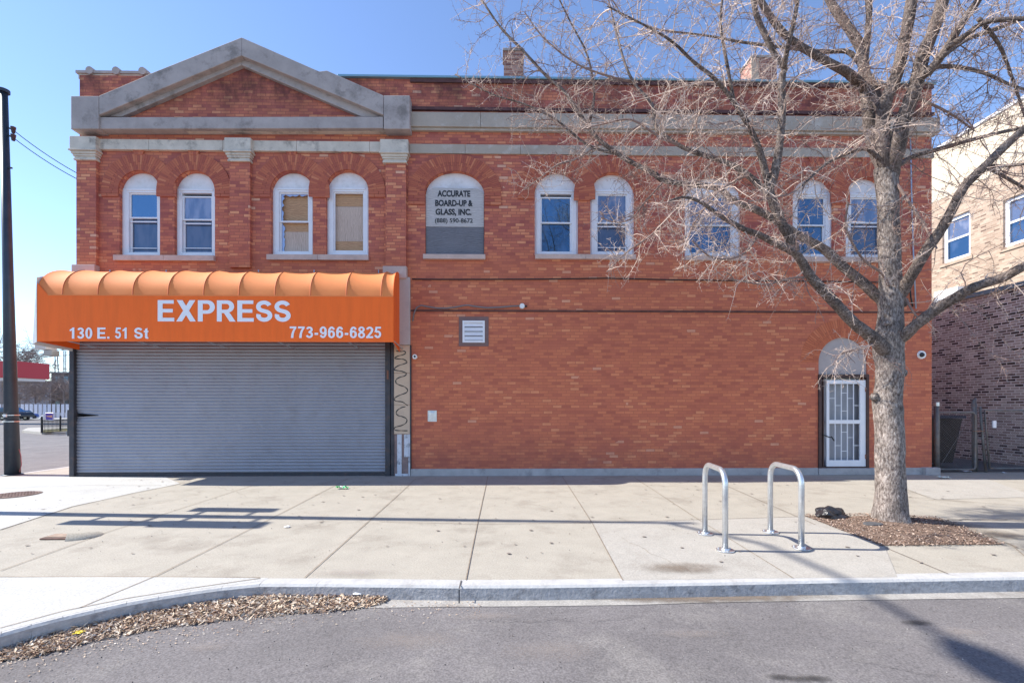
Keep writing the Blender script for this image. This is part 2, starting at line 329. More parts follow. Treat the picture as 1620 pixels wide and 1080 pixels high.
# kerb line, front top edge, measured along the photograph
curb_px = [(0,1004),(50,990),(100,977.5),(150,966),(200,955),(250,946),(300,938),(350,931),(410,925),(500,925),(600,926),(730,927.5),(860,927),(1000,925),(1150,922.5),(1300,919.5),(1450,917),(1620,914)]
curb = [G(a, b) for a, b in curb_px]
dx = (curb[-1][0]-curb[-6][0]); dy = (curb[-1][1]-curb[-6][1])
curb = [(-11.3, 60), (-11.3, -2.6), (-10.9, -5.2), (-9.8, -7.2), (-8, -8.4), (-6.2, -8.6), (-4.7, -8.15)] + curb + [(30, curb[-1][1] + dy/dx*(30-curb[-1][0]))]
side = [(60, curb[-1][1]), (60, 60)]
inner = []
for i in range(len(curb)):
    a = Vector(curb[max(i-1, 0)]); b = Vector(curb[min(i+1, len(curb)-1)]); t = (b-a).normalized(); n = Vector((-t.y, t.x))
    inner.append((curb[i][0]+n.x*.15, curb[i][1]+n.y*.15))
pv = inner + [(30, 60)]
MB().prism(pv, RZ-.3, 0).build('pavement', M_conc)['kind'] = 'structure'
cm = MB()
for i in range(len(curb)-1):
    a, b, c, d = curb[i], curb[i+1], inner[i+1], inner[i]
    n = Vector((d[0]-a[0], d[1]-a[1])).normalized()*.03
    e = [(a[0]-n.x*.8, a[1]-n.y*.8), (b[0]-n.x*.8, b[1]-n.y*.8)]
    cm.add([(e[0][0],e[0][1],RZ-.05),(e[1][0],e[1][1],RZ-.05),(b[0],b[1],-.015),(a[0],a[1],-.015)], [(0,1,2,3)], 1)
    cm.add([(a[0],a[1],-.015),(b[0],b[1],-.015),(b[0]+n.x*.7,b[1]+n.y*.7,.003),(a[0]+n.x*.7,a[1]+n.y*.7,.003)], [(0,1,2,3)])
    cm.add([(a[0]+n.x*.7,a[1]+n.y*.7,.003),(b[0]+n.x*.7,b[1]+n.y*.7,.003),(c[0],c[1],.003),(d[0],d[1],.003)], [(0,1,2,3)])
cm.build('kerb', [M_curb, M_face])['kind'] = 'structure'
# gutter strip
gp = [G(a, b, RZ) for a, b in ((560,962),(700,960),(850,959),(1000,957),(1120,953),(1300,950),(1450,948),(1620,946))]
gb = [G(a, b, RZ) for a, b in ((560,930),(700,930),(850,930),(1000,928),(1120,926),(1300,923),(1450,921),(1620,919))]
gp = gp + [(30, gp[-1][1]+.9)]; gb = gb + [(30, gb[-1][1]+.9)]
gm = MB()
for i in range(len(gp)-1): gm.add([(*gp[i],RZ+.004),(*gp[i+1],RZ+.004),(*gb[i+1],RZ+.004),(*gb[i],RZ+.004)], [(0,1,2,3)])
gm.build('gutter', M_gutter)['kind'] = 'structure'
def patch(name, px, m, z=.004, pts=None):
    P = pts or [G(a, b) for a, b in px]
    o = MB().add([(x, y, z) for x, y in P], [tuple(range(len(P)))]).build(name, m); o['kind'] = 'structure'
    if o.data.polygons[0].normal.z < 0: o.data.flip_normals()
    return o
patch('pavement_corner', None, M_conc_new, pts=[(-11.1,-.4),(-11.1,-5),G(-60,854), G(0,838), G(115,801), G(218,778), G(285,765), G(262,754.6), (-9.9,-.0), (-11.1,0.0)])
patch('pavement_apron', None, M_conc_new, pts=[(-6,-7.6),(-4.6,-7.9),G(0,1000),G(100,974),G(200,951),G(300,934),G(412,919.5),G(425,914),G(220,913),G(0,913),(-6,-6.1)])
patch('pavement_slab', [(935,827),(1284,816),(1400,866),(1420,913),(1200,915),(985,918)], M_conc_mid)
patch('pavement_slab', [(1400,758),(1560,757),(1640,786),(1475,790)], M_conc_mid)
# joints
jm = MB()
def strip(m, a, b, w_, z):
    a = Vector(a); b = Vector(b); t = (b-a).normalized(); n = Vector((-t.y, t.x))*w_/2
    m.add([(a.x-n.x,a.y-n.y,z),(b.x-n.x,b.y-n.y,z),(b.x+n.x,b.y+n.y,z),(a.x+n.x,a.y+n.y,z)], [(0,1,2,3)])
def joint(px, w_=.010):
    P = [G(a, b) for a, b in px]
    for a, b in zip(P, P[1:]): strip(jm, a, b, w_, .008)
for j in (((772,753),(755,830),(737,918)), ((889,753),(937,828),(985,918)), ((1003,755),(1105,822),(1255,915)), ((1123,757),(1290,830)),
          ((658,757),(620,792),(482,914)), ((551,757),(398,836),(245,912),(126,962)), ((402,767),(172,841),(0,903)), ((285,765),(115,801),(0,838)),
          ((0,913),(220,912.5),(412,914)), ((0,994),(100,967),(200,947),(300,931),(412,915)), ((600,825),(755,829),(937,827),(1280,817)),
          ((0,773),(120,768),(255,768)), ((1400,866),(1500,908)), ((1600,862),(1650,905)), ((1490,822),(1620,822)), ((1380,757),(1480,790),(1620,800))):
    joint(j)
jm.build('pavement_joints', M_joint)['kind'] = 'structure'
def crack(mb, px0, px1, seed, z=0.0, w_=.006, n=26):
    rr_ = random.Random(seed); a = Vector(G(*px0, z)); b = Vector(G(*px1, z)); P = []; off = 0; L_ = (b-a).length; t_ = (b-a).normalized(); n_ = Vector((-t_.y, t_.x))
    for i in range(n+1):
        off += rr_.uniform(-.035, .035)*L_*.5; off *= .9; P.append(a.lerp(b, i/n)+n_*off)
    for i in range(n): strip(mb, P[i], P[i+1], w_*rr_.uniform(.4, 1.3), z+.010)
ck = MB(); crack(ck, (600,826), (690,830), 1); crack(ck, (1500,822), (1640,824), 2, w_=.012); crack(ck, (1330,775), (1500,795), 3); crack(ck, (985,850), (1090,905), 4, w_=.004); crack(ck, (330,770), (430,795), 5, w_=.004)
crack(ck, (1560,846), (1640,880), 6, w_=.016)
ck.build('pavement_cracks', M_joint)['kind'] = 'structure'
rk = MB(); M_crack = mat('road_crack', (.095, .088, .088), .95)
crack(rk, (760,985), (1010,978), 11, RZ, .004, 40); crack(rk, (1330,1040), (1480,1070), 12, RZ, .004, 30); crack(rk, (420,1075), (560,1040), 13, RZ, .003, 30)
rk.build('road_cracks', M_crack)['kind'] = 'structure'
gum = MB(); rg = random.Random(4)
for k in range(240):
    x, y = rg.uniform(-8, 9), rg.uniform(-6, -.3); r_ = rg.uniform(.008, .022); gum.add([(x+r_*math.cos(a)*1.2, y+r_*math.sin(a), .0115) for a in [i*math.pi/4 for i in range(8)]], [tuple(range(8))])
gum.build('gum_spots', mat('old_gum', (.20, .17, .15), .9))['kind'] = 'stuff'
kj = MB()
for px in (727,):
    x, y = G(px, 930 if px > 500 else (924 if px == 410 else 951)); dxy = Vector((0, 1)) if px > 400 else Vector((-.35, .94))
    a = Vector((x, y))-dxy*.03; b = Vector((x, y))+dxy*.16; strip(kj, a, b, .012, .008)
    t_ = Vector((dxy.y, -dxy.x))*.006; kj.add([(a.x-t_.x, a.y-.003, RZ), (a.x+t_.x, a.y-.003, RZ), (a.x+t_.x, a.y+.002, .0), (a.x-t_.x, a.y+.002, .0)], [(0,1,2,3)])
kj.build('kerb_joints', M_crack)['kind'] = 'structure'
# worn dark patches of grime on the slabs and the road
M_grime = mat('grime', (.28, .22, .17), .95, noise=(6, .3))
def blotch(cx, cy, rx, ry, m, z, name='grime_stain', n=22, seed=0):
    rr = random.Random(seed); mb = MB(); vs = [(cx, cy, z)]
    for i in range(n):
        k = 1 + rr.uniform(-.25, .25); a = 2*math.pi*i/n
        vs.append((cx+rx*k*math.cos(a), cy+ry*k*math.sin(a), z))
    mb.add(vs, [(0, i+1, (i+1) % n+1) for i in range(n)]); o = mb.build(name, m); o['kind'] = 'structure'; return o
def soft_mat(name, col, amt):
    """stain that thins out to nothing towards a ragged edge"""
    m = mat(name, col, .95); N = m.node_tree.nodes; L = m.node_tree.links
    tc = N.new('ShaderNodeTexCoord'); nz = N.new('ShaderNodeTexNoise'); nz.inputs['Scale'].default_value = 7; nz.inputs['Detail'].default_value = 8; nz.inputs['Roughness'].default_value = .75
    L.new(tc.outputs['Object'], nz.inputs['Vector'])
    gr = N.new('ShaderNodeTexGradient'); gr.gradient_type = 'SPHERICAL'; L.new(tc.outputs['Generated'], gr.inputs[0])
    mp = N.new('ShaderNodeMapping'); mp.inputs['Location'].default_value = (-1, -1, 0); mp.inputs['Scale'].default_value = (2, 2, 0); L.new(tc.outputs['Generated'], mp.inputs[0]); L.new(mp.outputs[0], gr.inputs[0])
    a = N.new('ShaderNodeMath'); a.operation = 'MULTIPLY'; L.new(nz.outputs[0], a.inputs[0]); L.new(gr.outputs[1], a.inputs[1])
    mr = N.new('ShaderNodeMapRange'); mr.inputs['From Min'].default_value = .14; mr.inputs['From Max'].default_value = .45; mr.inputs['To Max'].default_value = amt; L.new(a.outputs[0], mr.inputs[0])
    L.new(mr.outputs[0], N['Principled BSDF'].inputs['Alpha']); return m
M_soft = soft_mat('dirt_stain', (.20, .15, .11), .6); M_soft_w = soft_mat('chalky_stain', (.36, .31, .28), .3); M_soft_d = soft_mat('oil_stain', (.05, .045, .045), .7)
M_soft_b = soft_mat('silt_stain', (.20, .155, .12), .95)
for i, (px, py, rx, ry, mm, z) in enumerate([(1080,897,.55,.22,M_soft,0.012),(1120,945,1.5,.15,M_soft_b,RZ+.009),(1000,943,.9,.10,M_soft_b,RZ+.009),(1500,830,.8,.35,M_soft,.012),(1580,845,.6,.3,M_soft,.012),
        (330,1025,.25,.1,M_soft_w,RZ+.006),(870,1030,.5,.2,M_soft_w,RZ+.006),(640,1010,.6,.2,M_soft_w,RZ+.006),(1090,1005,.4,.1,M_soft_w,RZ+.006),(1280,1075,.22,.06,M_soft_d,RZ+.006),(1235,1072,.12,.05,M_soft_d,RZ+.006),
        (1450,985,.2,.07,M_soft_d,RZ+.006),(1520,1000,.3,.1,M_soft_w,RZ+.006),(760,975,.5,.12,M_soft_w,RZ+.006),(560,905,.6,.15,M_soft_w,.012)]):
    g_ = G(px, py, z if z > -.05 else RZ); blotch(g_[0], g_[1], rx, ry, mm, z + i*.0002, seed=i)

# ================================================================== THE BRICK BUILDING
BX0, BX1, BD = FX(126), FX(1474), 14.0
XJ = FX(648)                                   # joint between the pedimented front and the plain wall
ZT = ZF(126, 700)                              # parapet top
B = thing('brick_building', 'two storey red brick corner building with grey stone pediment and arched upper windows', 'building', ((BX0+BX1)/2, 0, 0))
def win(px0, px1, top, bot, px=None):
    px = px or (px0+px1)/2
    x0, x1 = FX(px0), FX(px1); return x0, x1, ZF(bot, px), ZF(top, px)
WIN = [  # opening left, right, arch top, bottom (photograph px), then kind
    (189, 253, 271, 405), (276, 340, 271, 405), (429, 495, 271, 404), (516, 583, 270, 404), (673, 766, 271, 405),
    (846, 915, 272, 404), (934, 1004, 274, 404), (1083, 1173, 279, 407), (1254, 1319, 281, 408), (1338, 1402, 281, 408)]
openings = []
for w_ in WIN:
    x0, x1, z0, z1 = win(*w_); openings.append(arch_poly(x0, x1, z0, z1, rise=min((x1-x0)/2, .5) if w_[0] != 1083 else .5))
dx0, dx1 = FX(1295), FX(1372); dz1 = ZF(534, 1333); DZ0 = .15
door_open = arch_poly(dx0, dx1, DZ0, dz1)
SX0, SX1, SZ1 = FX(119), FX(611), 3.45
shop_open = [(SX0, -.02), (SX1, -.02), (SX1, SZ1), (SX0, SZ1)]
outer = [(SX1, -.05), (BX1, -.05), (BX1, ZT), (BX0, ZT), (BX0, SZ1), (SX1, SZ1)]
wall = sheet(outer, openings + [door_open], 0, .3)
wall.box(BX0, BX0+.3, .3, BD, -.05, ZT-.1); wall.box(BX1-.3, BX1, .3, BD, -.05, ZT-.1); wall.box(BX0+.3, BX1-.3, BD-.3, BD, -.05, ZT-.1)
wall.build('wall', M_brick, B)
MB().box(BX0+.3, BX1-.3, .3, BD-.3, ZT-.75, ZT-.6).build('roof', M_roof, B)
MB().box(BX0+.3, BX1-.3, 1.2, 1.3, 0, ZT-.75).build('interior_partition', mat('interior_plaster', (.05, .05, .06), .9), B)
# belt course, frieze, cornices -------------------------------------------------
XL = FX(122)
zb0, zb1 = ZF(242, 500), ZF(226, 500)
def joined_band(x0, x1, y0, z0, z1, gap, mb=None):
    mb = mb or MB(); x = x0
    while x < x1 - .01:
        e = min(x + gap, x1)
        if x1 - e < .5: e = x1
        mb.box(x, e-.006, y0, .01, z0, z1); x = e
    return mb
joined_band(XL, XJ, -.07, zb0, zb1, 1.63).build('belt_course', M_belt, B, bevel=.006)
joined_band(XJ+.01, BX1+.03, -.035, zb0, zb1-.02, 1.25).build('belt_course', M_cornice, B, bevel=.006)
zc0, zc1 = ZF(207, 700), ZF(182, 700)
cb = joined_band(XJ+.01, BX1+.1, -.11, zc0+.03, zc1, 1.6); joined_band(XJ+.01, BX1+.05, -.07, zc0-.03, zc0+.03, 30, cb)
cb.build('cornice', M_cornice, B, bevel=.01)
# sooty upper parapet: brick string course just above the cornice and under the coping
MB().box(XJ+.02, BX1+.02, -.04, 0, ZF(132, 700), ZF(126, 700)+.002).box(XJ+.02, BX1+.02, -.05, 0, ZF(176, 700), ZF(171, 700)).build('parapet_string_course', mat('sooty_brick', (.10, .045, .045), .9, noise=(5, .4)), B)
MB().box(XJ-1.6, BX1+.06, -.07, .36, ZT, ZT+.05).build('coping', M_coping, B, bevel=.008)
# left raised parapet behind the pediment
px_, pz = FX(118), ZF(117, 180)
MB().box(BX0-.06, FX(300), .12, .42, ZF(160, 150), pz).build('parapet', M_side, B)
pc = MB().box(BX0-.14, FX(232), .05, .5, pz+.05, pz+.11)
for q in (139, 181, 223):
    pc.tube([(FX(q), .03, pz+.10), (FX(q), .5, pz+.13)], .085, 10)
pc.build('coping', M_clay, B)
MB().box(BX0-.1, FX(240), .08, .44, pz-.06, pz+.05).build('coping_bed', M_belt, B)
# pediment ------------------------------------------------------------------------
PY = -.26
def q(px, py, y=PY): return F(px, py, y)
pl = [q(112,151), q(157,151), q(157,204), q(112,204)][::-1]
def quad(mb, pts, y0, y1): mb.vprism(pts, y0, y1)
def ccw(p):
    a = sum(p[i][0]*p[(i+1) % len(p)][1]-p[(i+1) % len(p)][0]*p[i][1] for i in range(len(p)))
    return p if a > 0 else p[::-1]
MB().vprism(ccw([q(112,152),q(156,152),q(156,204),q(112,204)]), PY, .02).build('pediment_end_block', M_stone, B, bevel=.01)
MB().vprism(ccw([q(607,151),q(648,151),q(648,204),q(607,204)]), PY, .02).build('pediment_end_block', M_stone, B, bevel=.01)
ap = q(382, 59); ib = q(382, 88)
L1 = [q(156.5,151.5), q(226,122), q(236,117), ap, ib, q(156.5,182)]
R1 = [ap, q(505,113), q(517,111.5), q(606.5,151), q(606.5,182), ib]
for P in (L1, R1): MB().vprism(ccw(P), PY, .36).build('raking_cornice', M_stone, B, bevel=.012)
py2 = -.13
L2 = [q(165,184,py2), q(382,86,py2), q(382,103,py2), q(192,184.5,py2)]
R2 = [q(382,86,py2), q(600,184,py2), q(572,184.5,py2), q(382,103,py2)]
for P in (L2, R2): MB().vprism(ccw(P), py2, .02).build('raking_moulding', M_stone, B, bevel=.01)
MB().vprism(ccw([q(157,185.5,-.22),q(606,184.5,-.22),q(606,203,-.22),q(157,204,-.22)]), -.22, .02).build('pediment_sill_band', M_stone, B, bevel=.01)
MB().vprism(ccw([F(112,204,-.12),F(648,203,-.12),F(648,208,-.12),F(118,208,-.12)]), -.12, .015).build('bed_moulding', M_belt, B)
# tympanum: brick field rising behind the pediment
tz = q(382, 70)[1]
MB().vprism(ccw([F(150,200,-.03),F(614,200,-.03),F(614,162,-.03),F(382,78,-.03),F(150,162,-.03)]), -.03, -.004).build('tympanum', M_brick, B)
# filling wall behind the raking cornice above the parapet line
MB().vprism(ccw([(FX(225),ZT-.4),(FX(540),ZT-.4),q(520,122,.1),q(382,72,.1),q(240,124,.1)]), .06, .28).build('pediment_backing', M_side, B)
# pilasters and capitals ------------------------------------------------------------
pm_y = -.08
for a, b in ((126,157), (366.5,398.5), (611.5,643.5)):
    MB().box(FX(a), FX(b), pm_y, -.001, ZF(424, 300), zb0-.02).build('pilaster', M_brick, B)
for a, b in ((121,162), (362,403), (604.5,648)):
    x0, x1 = FX(a), FX(b); c = MB(); zt = zb0 + .02
    prof = [(0, 0.03), (-.0, -.10), (.028, -.115), (.028, -.17), (.05, -.19), (.08, -.225), (.08, -.28)]
    c.box(x0, x1, -.17, 0, zt-.07, zb1+.003)
    c.box(x0-.02, x1+.02, -.19, 0, zt-.105, zt-.07)
    c.box(x0+.015, x1-.015, -.155, 0, zt-.16, zt-.105)
    c.box(x0+.035, x1-.035, -.135, 0, zt-.205, zt-.16)
    c.box(x0+.055, x1-.055, -.115, 0, zt-.245, zt-.205)
    c.box(x0+.04, x1-.04, -.125, 0, zt-.285, zt-.245)
    c.build('capital', M_belt, B, bevel=.008)
for a, b in ((122,158), (608,645)):
    MB().box(FX(a), FX(b), -.14, 0, ZF(441, 300), ZF(422, 300)).build('pilaster_base', M_sill, B, bevel=.008)
# arch rings ------------------------------------------------------------------------
def ring(cx, cz, ri, ro, y, m, name, keytop=None, n=None, foot=.0, jamb=False):
    mb = MB(); ri += .012; n = n or int(math.pi*(ri+ro)/2/.046)
    for i in range(n):
        a0 = math.pi*i/n + .004; a1 = math.pi*(i+1)/n - .004
        for r0, r1 in ((ri, ri+(ro-ri)*.5-.004), (ri+(ro-ri)*.5+.004, ro)) if i % 2 else ((ri, ri+(ro-ri)*.3-.004), (ri+(ro-ri)*.3+.004, ro)):
            P = [(cx+r0*math.cos(a0), cz+r0*math.sin(a0)), (cx+r1*math.cos(a0), cz+r1*math.sin(a0)), (cx+r1*math.cos(a1), cz+r1*math.sin(a1)), (cx+r0*math.cos(a1), cz+r0*math.sin(a1))]
            mb.vprism(ccw(P), y, -.001)
    if foot:
        for s in (-1, 1):
            for k in range(int(foot/.067)):
                xa, xb = sorted((cx+s*ri, cx+s*ro)); xm = xa + (xb-xa)*(.35 if k % 2 else .6)
                zz = cz - (k+1)*.067
                mb.box(xa, xm-.004, y, -.001, zz+.006, zz+.067); mb.box(xm+.004, xb, y, -.001, zz+.006, zz+.067)
    if keytop:
        for k in range(4):
            w0 = (k-2)*.05; w1 = w0+.046
            mb.vprism(ccw([(cx+w0*.85, cz+ro-.03), (cx+w1*.85, cz+ro-.03), (cx+w1*1.25, keytop), (cx+w0*1.25, keytop)]), y-.006, -.002)
    mb.build(name, m, B)
    back = [(cx+ro*math.cos(math.pi*i/24), cz+ro*math.sin(math.pi*i/24)) for i in range(25)] + [(cx-(ri)*math.cos(math.pi*i/24), cz+(ri)*math.sin(math.pi*i/24)) for i in range(25)]
    MB().add([], [])
    bk = MB()
    for i in range(24):
        a0 = math.pi*i/24; a1 = math.pi*(i+1)/24
        bk.vprism(ccw([(cx+(ri+.004)*math.cos(a0), cz+(ri+.004)*math.sin(a0)), (cx+(ro-.004)*math.cos(a0), cz+(ro-.004)*math.sin(a0)), (cx+(ro-.004)*math.cos(a1), cz+(ro-.004)*math.sin(a1)), (cx+(ri+.004)*math.cos(a1), cz+(ri+.004)*math.sin(a1))]), y+.005, -.0015)
    bk.build('arch_mortar', M_mort, B)
M_mort = mat('arch_mortar', (.29, .09, .065), .95)
for i, w_ in enumerate(WIN):
    x0, x1, z0, z1 = win(*w_); r = (x1-x0)/2; rise = min(r, .5); cx = (x0+x1)/2
    th = .38 if i not in (4, 7) else .37
    if i in (8, 9): th = .36
    if i in (4, 7):   # wide openings: flatter soffit, ring follows a circle of its own
        R_ = (r*r + rise*rise)/(2*rise)
        mb = MB(); bk = MB(); cz = z1 - r
        r += .012; n = int(math.pi*(r+th/2)/.046)
        for k in range(n):
            a0, a1 = math.pi*k/n+.004, math.pi*(k+1)/n-.004
            def pt(a, o): return (cx+(r+o*1.0)*math.cos(a), z1-rise+(rise+o)*math.sin(a))
            sp_ = .5 if k % 2 else .3
            mb.vprism(ccw([pt(a0,0),pt(a0,th*sp_-.004),pt(a1,th*sp_-.004),pt(a1,0)]), -.03, -.001)
            mb.vprism(ccw([pt(a0,th*sp_+.004),pt(a0,th),pt(a1,th),pt(a1,th*sp_+.004)]), -.03, -.001)
            a0, a1 = math.pi*k/n, math.pi*(k+1)/n
            bk.vprism(ccw([pt(a0,.004),pt(a0,th-.004),pt(a1,th-.004),pt(a1,.004)]), -.024, -.0015)
        for s in (-1, 1):
            for k in range(4):
                xa, xb = sorted((cx+s*r, cx+s*(r+th))); xm = xa+(xb-xa)*(.35 if k % 2 else .6); zz = z1-rise-(k+1)*.067
                mb.box(xa, xm-.004, -.03, -.001, zz+.006, zz+.067); mb.box(xm+.004, xb, -.03, -.001, zz+.006, zz+.067)
        mb.build('arch_ring', M_ring, B); bk.build('arch_mortar', M_mort, B)
    else:
        ring(cx, z1-r, r, r+th, -.03 - .004*(i % 2), M_ring, 'arch_ring', keytop=zb0, foot=.14 if i in (0,2,5,8) else .14)
ring((dx0+dx1)/2, dz1-(dx1-dx0)/2, (dx1-dx0)/2, (dx1-dx0)/2+.42, -.006, M_door_ring, 'arch_ring')
# sills -------------------------------------------------------------------------------
for a, b, t_, bt in ((183,341,405,413.5),(424,584,404,412.5),(670,768,403.5,411),(846.5,1005,403.5,411),(1083,1178,406,413),(1252,1405,407.5,415.5)):
    cpx = (a+b)/2; sm = MB(); xm = (FX(a)+FX(b))/2; z0, z1 = ZF(bt, cpx), ZF(t_, cpx)
    if b-a > 110: sm.box(FX(a), xm-.002, -.075, .12, z0, z1); sm.box(xm+.002, FX(b), -.075, .12, z0, z1)
    else: sm.box(FX(a), FX(b), -.075, .12, z0, z1)
    sm.build('sill', M_sill, B, bevel=.006)
# windows -------------------------------------------------------------------------------
YF = .10
def window(i, g0, g1, gt, rail, gb_, panes=('g', 'l'), label=None, screen=True, gap=False):
    """casing = window part; arch_panel, sash, pane as sub-parts"""
    x0, x1, z0, z1 = win(*WIN[i]); cpx = (WIN[i][0]+WIN[i][1])/2
    r = (x1-x0)/2; rise = min(r, .5); zs = z1-rise
    G0, G1 = FX(g0, YF), FX(g1, YF); ZT_, ZB_, ZR = F(cpx, gt, YF)[1], F(cpx, gb_, YF)[1], F(cpx, rail, YF)[1] if rail else None
    ztop = ZT_+.12
    s = sheet([(x0+.001, z0), (x1-.001, z0), (x1-.001, ztop), (x0+.001, ztop)], [[(G0-.03, ZB_-.03), (G1+.03, ZB_-.03), (G1+.03, ZT_+.03), (G0-.03, ZT_+.03)]], YF-.02, YF+.1)
    s.box(G0-.06, G1+.06, YF-.035, YF-.021, ZT_+.075, ZT_+.115)           # drip head
    for xa in (x0+.035, x1-.055): s.box(xa, xa+.02, YF-.032, YF-.021, z0+.02, ztop-.01)
    s.box(x0+.02, x1-.02, YF-.045, YF-.021, z0, z0+.045)
    wo = s.build('window', M_white, B, bevel=.003)
    if label: wo['label'] = label
    ap_ = arch_poly(x0+.001, x1-.001, min(ztop+.002, z1-.25), z1-.001, rise=rise-.001)
    if ztop > zs: ap_ = ccw([(x, z) for x, z in ap_ if z > ztop-.0] + [(x0+r-math.sqrt(max(0,1-((ztop-zs)/rise)**2))*r, ztop+.002)])[:]
    pts = [(x0+r+math.cos(a)*r, zs+math.sin(a)*rise) for a in [math.pi*k/24 for k in range(25)]]
    pts = [(x, z) for x, z in pts if z >= ztop+.002] if ztop > zs else pts
    if ztop > zs:
        c = math.sqrt(max(0, 1-((ztop+.002-zs)/rise)**2))*r; poly = [(x0+r-c, ztop+.002), (x0+r+c, ztop+.002)] + pts[0:]
    else: poly = [(x0+.001, ztop+.002), (x1-.001, ztop+.002)] + pts
    MB().vprism(poly, YF-.005, YF+.06).build('arch_panel', M_panelw, wo)
    sa = MB(); f = .025
    def rect(mb, xa, xb, za, zb, t, y0, y1):
        mb.box(xa, xb, y0, y1, zb-t, zb); mb.box(xa, xb, y0, y1, za, za+t); mb.box(xa, xa+t, y0, y1, za+t, zb-t); mb.box(xb-t, xb, y0, y1, za+t, zb-t)
    if rail:
        top_in = ZT_+.03 - (.06 if gap else 0)
        rect(sa, G0-.03, G1+.03, ZR-.02, top_in, .032, YF+.01, YF+.05)
        rect(sa, G0-.03, G1+.03, ZB_-.03, ZR+.02, .032, YF+.045, YF+.085)
        if screen: sa.box(G0-.0, G1+.0, YF-.002, YF+.012, ZR-.11, ZR-.085); sa.box(G0, G1, YF-.002, YF+.012, ZB_+.07, ZB_+.085)
        sa.build('sash', M_white, wo)
        mm = {'g': M_glass, 'l': M_glass_lo, 'p': M_glass_pale, 'd': M_glass_deep}
        MB().box(G0-.0, G1+.0, YF+.025, YF+.032, ZR, top_in-.02).build('pane', mm[panes[0]], wo)
        MB().box(G0-.0, G1+.0, YF+.06, YF+.068, ZB_, ZR).build('pane', mm[panes[1]], wo)
    else:
        rect(sa, G0-.03, G1+.03, ZB_-.03, ZT_+.03, .028, YF+.01, YF+.05); sa.build('sash', M_white, wo)
    return wo, G0, G1, ZT_, ZB_, ZR
window(0, 207, 248, 307.5, 344, 398, ('g','l'))
window(1, 291, 334, 308, 347, 398, ('p','l'), gap=True)
wo, G0, G1, zt_, zb_, zr_ = window(2, 444, 487, 306.5, 350, 396.5, ('n','n') if False else ('p','p'), label='sash window with broken glass over plywood', screen=False)
for ch in list(wo.children):
    if ch.name.startswith('pane'): bpy.data.objects.remove(ch)
MB().box(G0-.02, G1+.02, YF+.095, YF+.11, zb_+.45, zt_+.03).build('plywood_sheet', M_ply_h, wo)
MB().box(G0-.02, G1+.02, YF+.09, YF+.094, zb_-.03, zb_+.46).build('plywood_sheet', M_ply_v, wo)
# shards of glass still in the sash
rs = random.Random(3)
def shard_strip(x0, x1, z0, z1, y, edge):
    pts = []; n = 12
    for k in range(n+1):
        t = k/n; d = rs.uniform(.015, .075)
        if edge == 'l': pts.append((x0+d, z0+(z1-z0)*t))
        if edge == 't': pts.append((x0+(x1-x0)*t, z1-d))
    mb = MB()
    for k in range(n):
        a, b = pts[k], pts[k+1]
        if edge == 'l': mb.vprism(ccw([(x0, a[1]), a, b, (x0, b[1])]), y, y+.004)
        else: mb.vprism(ccw([(a[0], z1), a, b, (b[0], z1)]), y, y+.004)
    return mb
M_shard = glass_mat('broken_glass', (.35, .37, .48), .3, .1)
sh = shard_strip(G0, G1, zr_, zt_+.01, YF+.028, 'l'); sh2 = shard_strip(G0, G1, zr_, zt_+.01, YF+.0285, 't'); sh.add(sh2.v, sh2.f); sh.build('broken_pane', M_shard, wo)
shard_strip(G0, G1, zb_, zr_, YF+.064, 'l').build('broken_pane', M_shard, wo)
wo, G0, G1, zt_, zb_, zr_ = window(3, 530, 574, 306, None, 396, label='window closed with a whole plywood board behind the frame')
MB().box(G0-.02, G1+.02, YF+.08, YF+.094, zb_-.03, zb_+.23).build('plywood_sheet', M_ply_h, wo); MB().box(G0-.02, G1+.02, YF+.08, YF+.094, zt_-.26, zt_+.03).build('plywood_sheet', M_ply_h, wo)
MB().box(G0-.02, G1+.02, YF+.084, YF+.098, zb_+.235, zt_-.265).build('plywood_sheet', M_ply_v, wo)
# boarded arch
x0, x1, z0, z1 = win(*WIN[4]); rise = .5; cpx = 720
zb1_ = F(cpx, 298, .04)[1]; zsplit = F(cpx, 359, .03)[1]
bw = MB().vprism(arch_poly(x0+.001, x1-.001, zb1_-.25, z1-.001, rise=rise), .09, .14).build('window', M_panelw, B); bw['label'] = 'boarded up arched window with stencilled lettering'
MB().vprism([(x0+.005, zsplit+.003), (x1-.01, zsplit+.003), (x1-.01, zb1_-.12), (x1-.12, zb1_-.02), (x1-.2, zb1_), (x0+.16, zb1_), (x0+.08, zb1_-.06), (x0+.005, zb1_-.15)], .03, .055).build('plywood_sheet', M_ply_grey, bw)
MB().box(x0+.005, x1-.01, .035, .06, z0, zsplit-.004).build('plywood_sheet', M_ply_dk, bw)
for txt, a, b, t0, t1 in (('ACCURATE', 692, 744, 302, 311), ('BOARD-UP &', 688.5, 748, 317, 326), ('GLASS, INC.', 689, 746, 331, 341.5), ('(888) 590-8672', 688, 748, 346, 354)):
    for k in range(1):
        text_mb(txt, FX(a,.03), FX(b,.03), F(cpx, t1+.6, .03)[1], F(cpx, t0-.6, .03)[1], .027, bold=.042 if t0 < 340 else .022).build('lettering', M_graf, bw)
window(5, 857, 902, 309.5, 352, 397, ('g','d'), screen=False, gap=True)
window(6, 946, 990, 309.5, 352, 397, ('p','l'))
window(7, 1092, 1157, 312, 356, 399, ('p','d'), screen=False)
window(8, 1262, 1303, 314, 356, 401, ('d','d'), screen=False)
window(9, 1347, 1391, 315, 352, 402, ('p','l'))

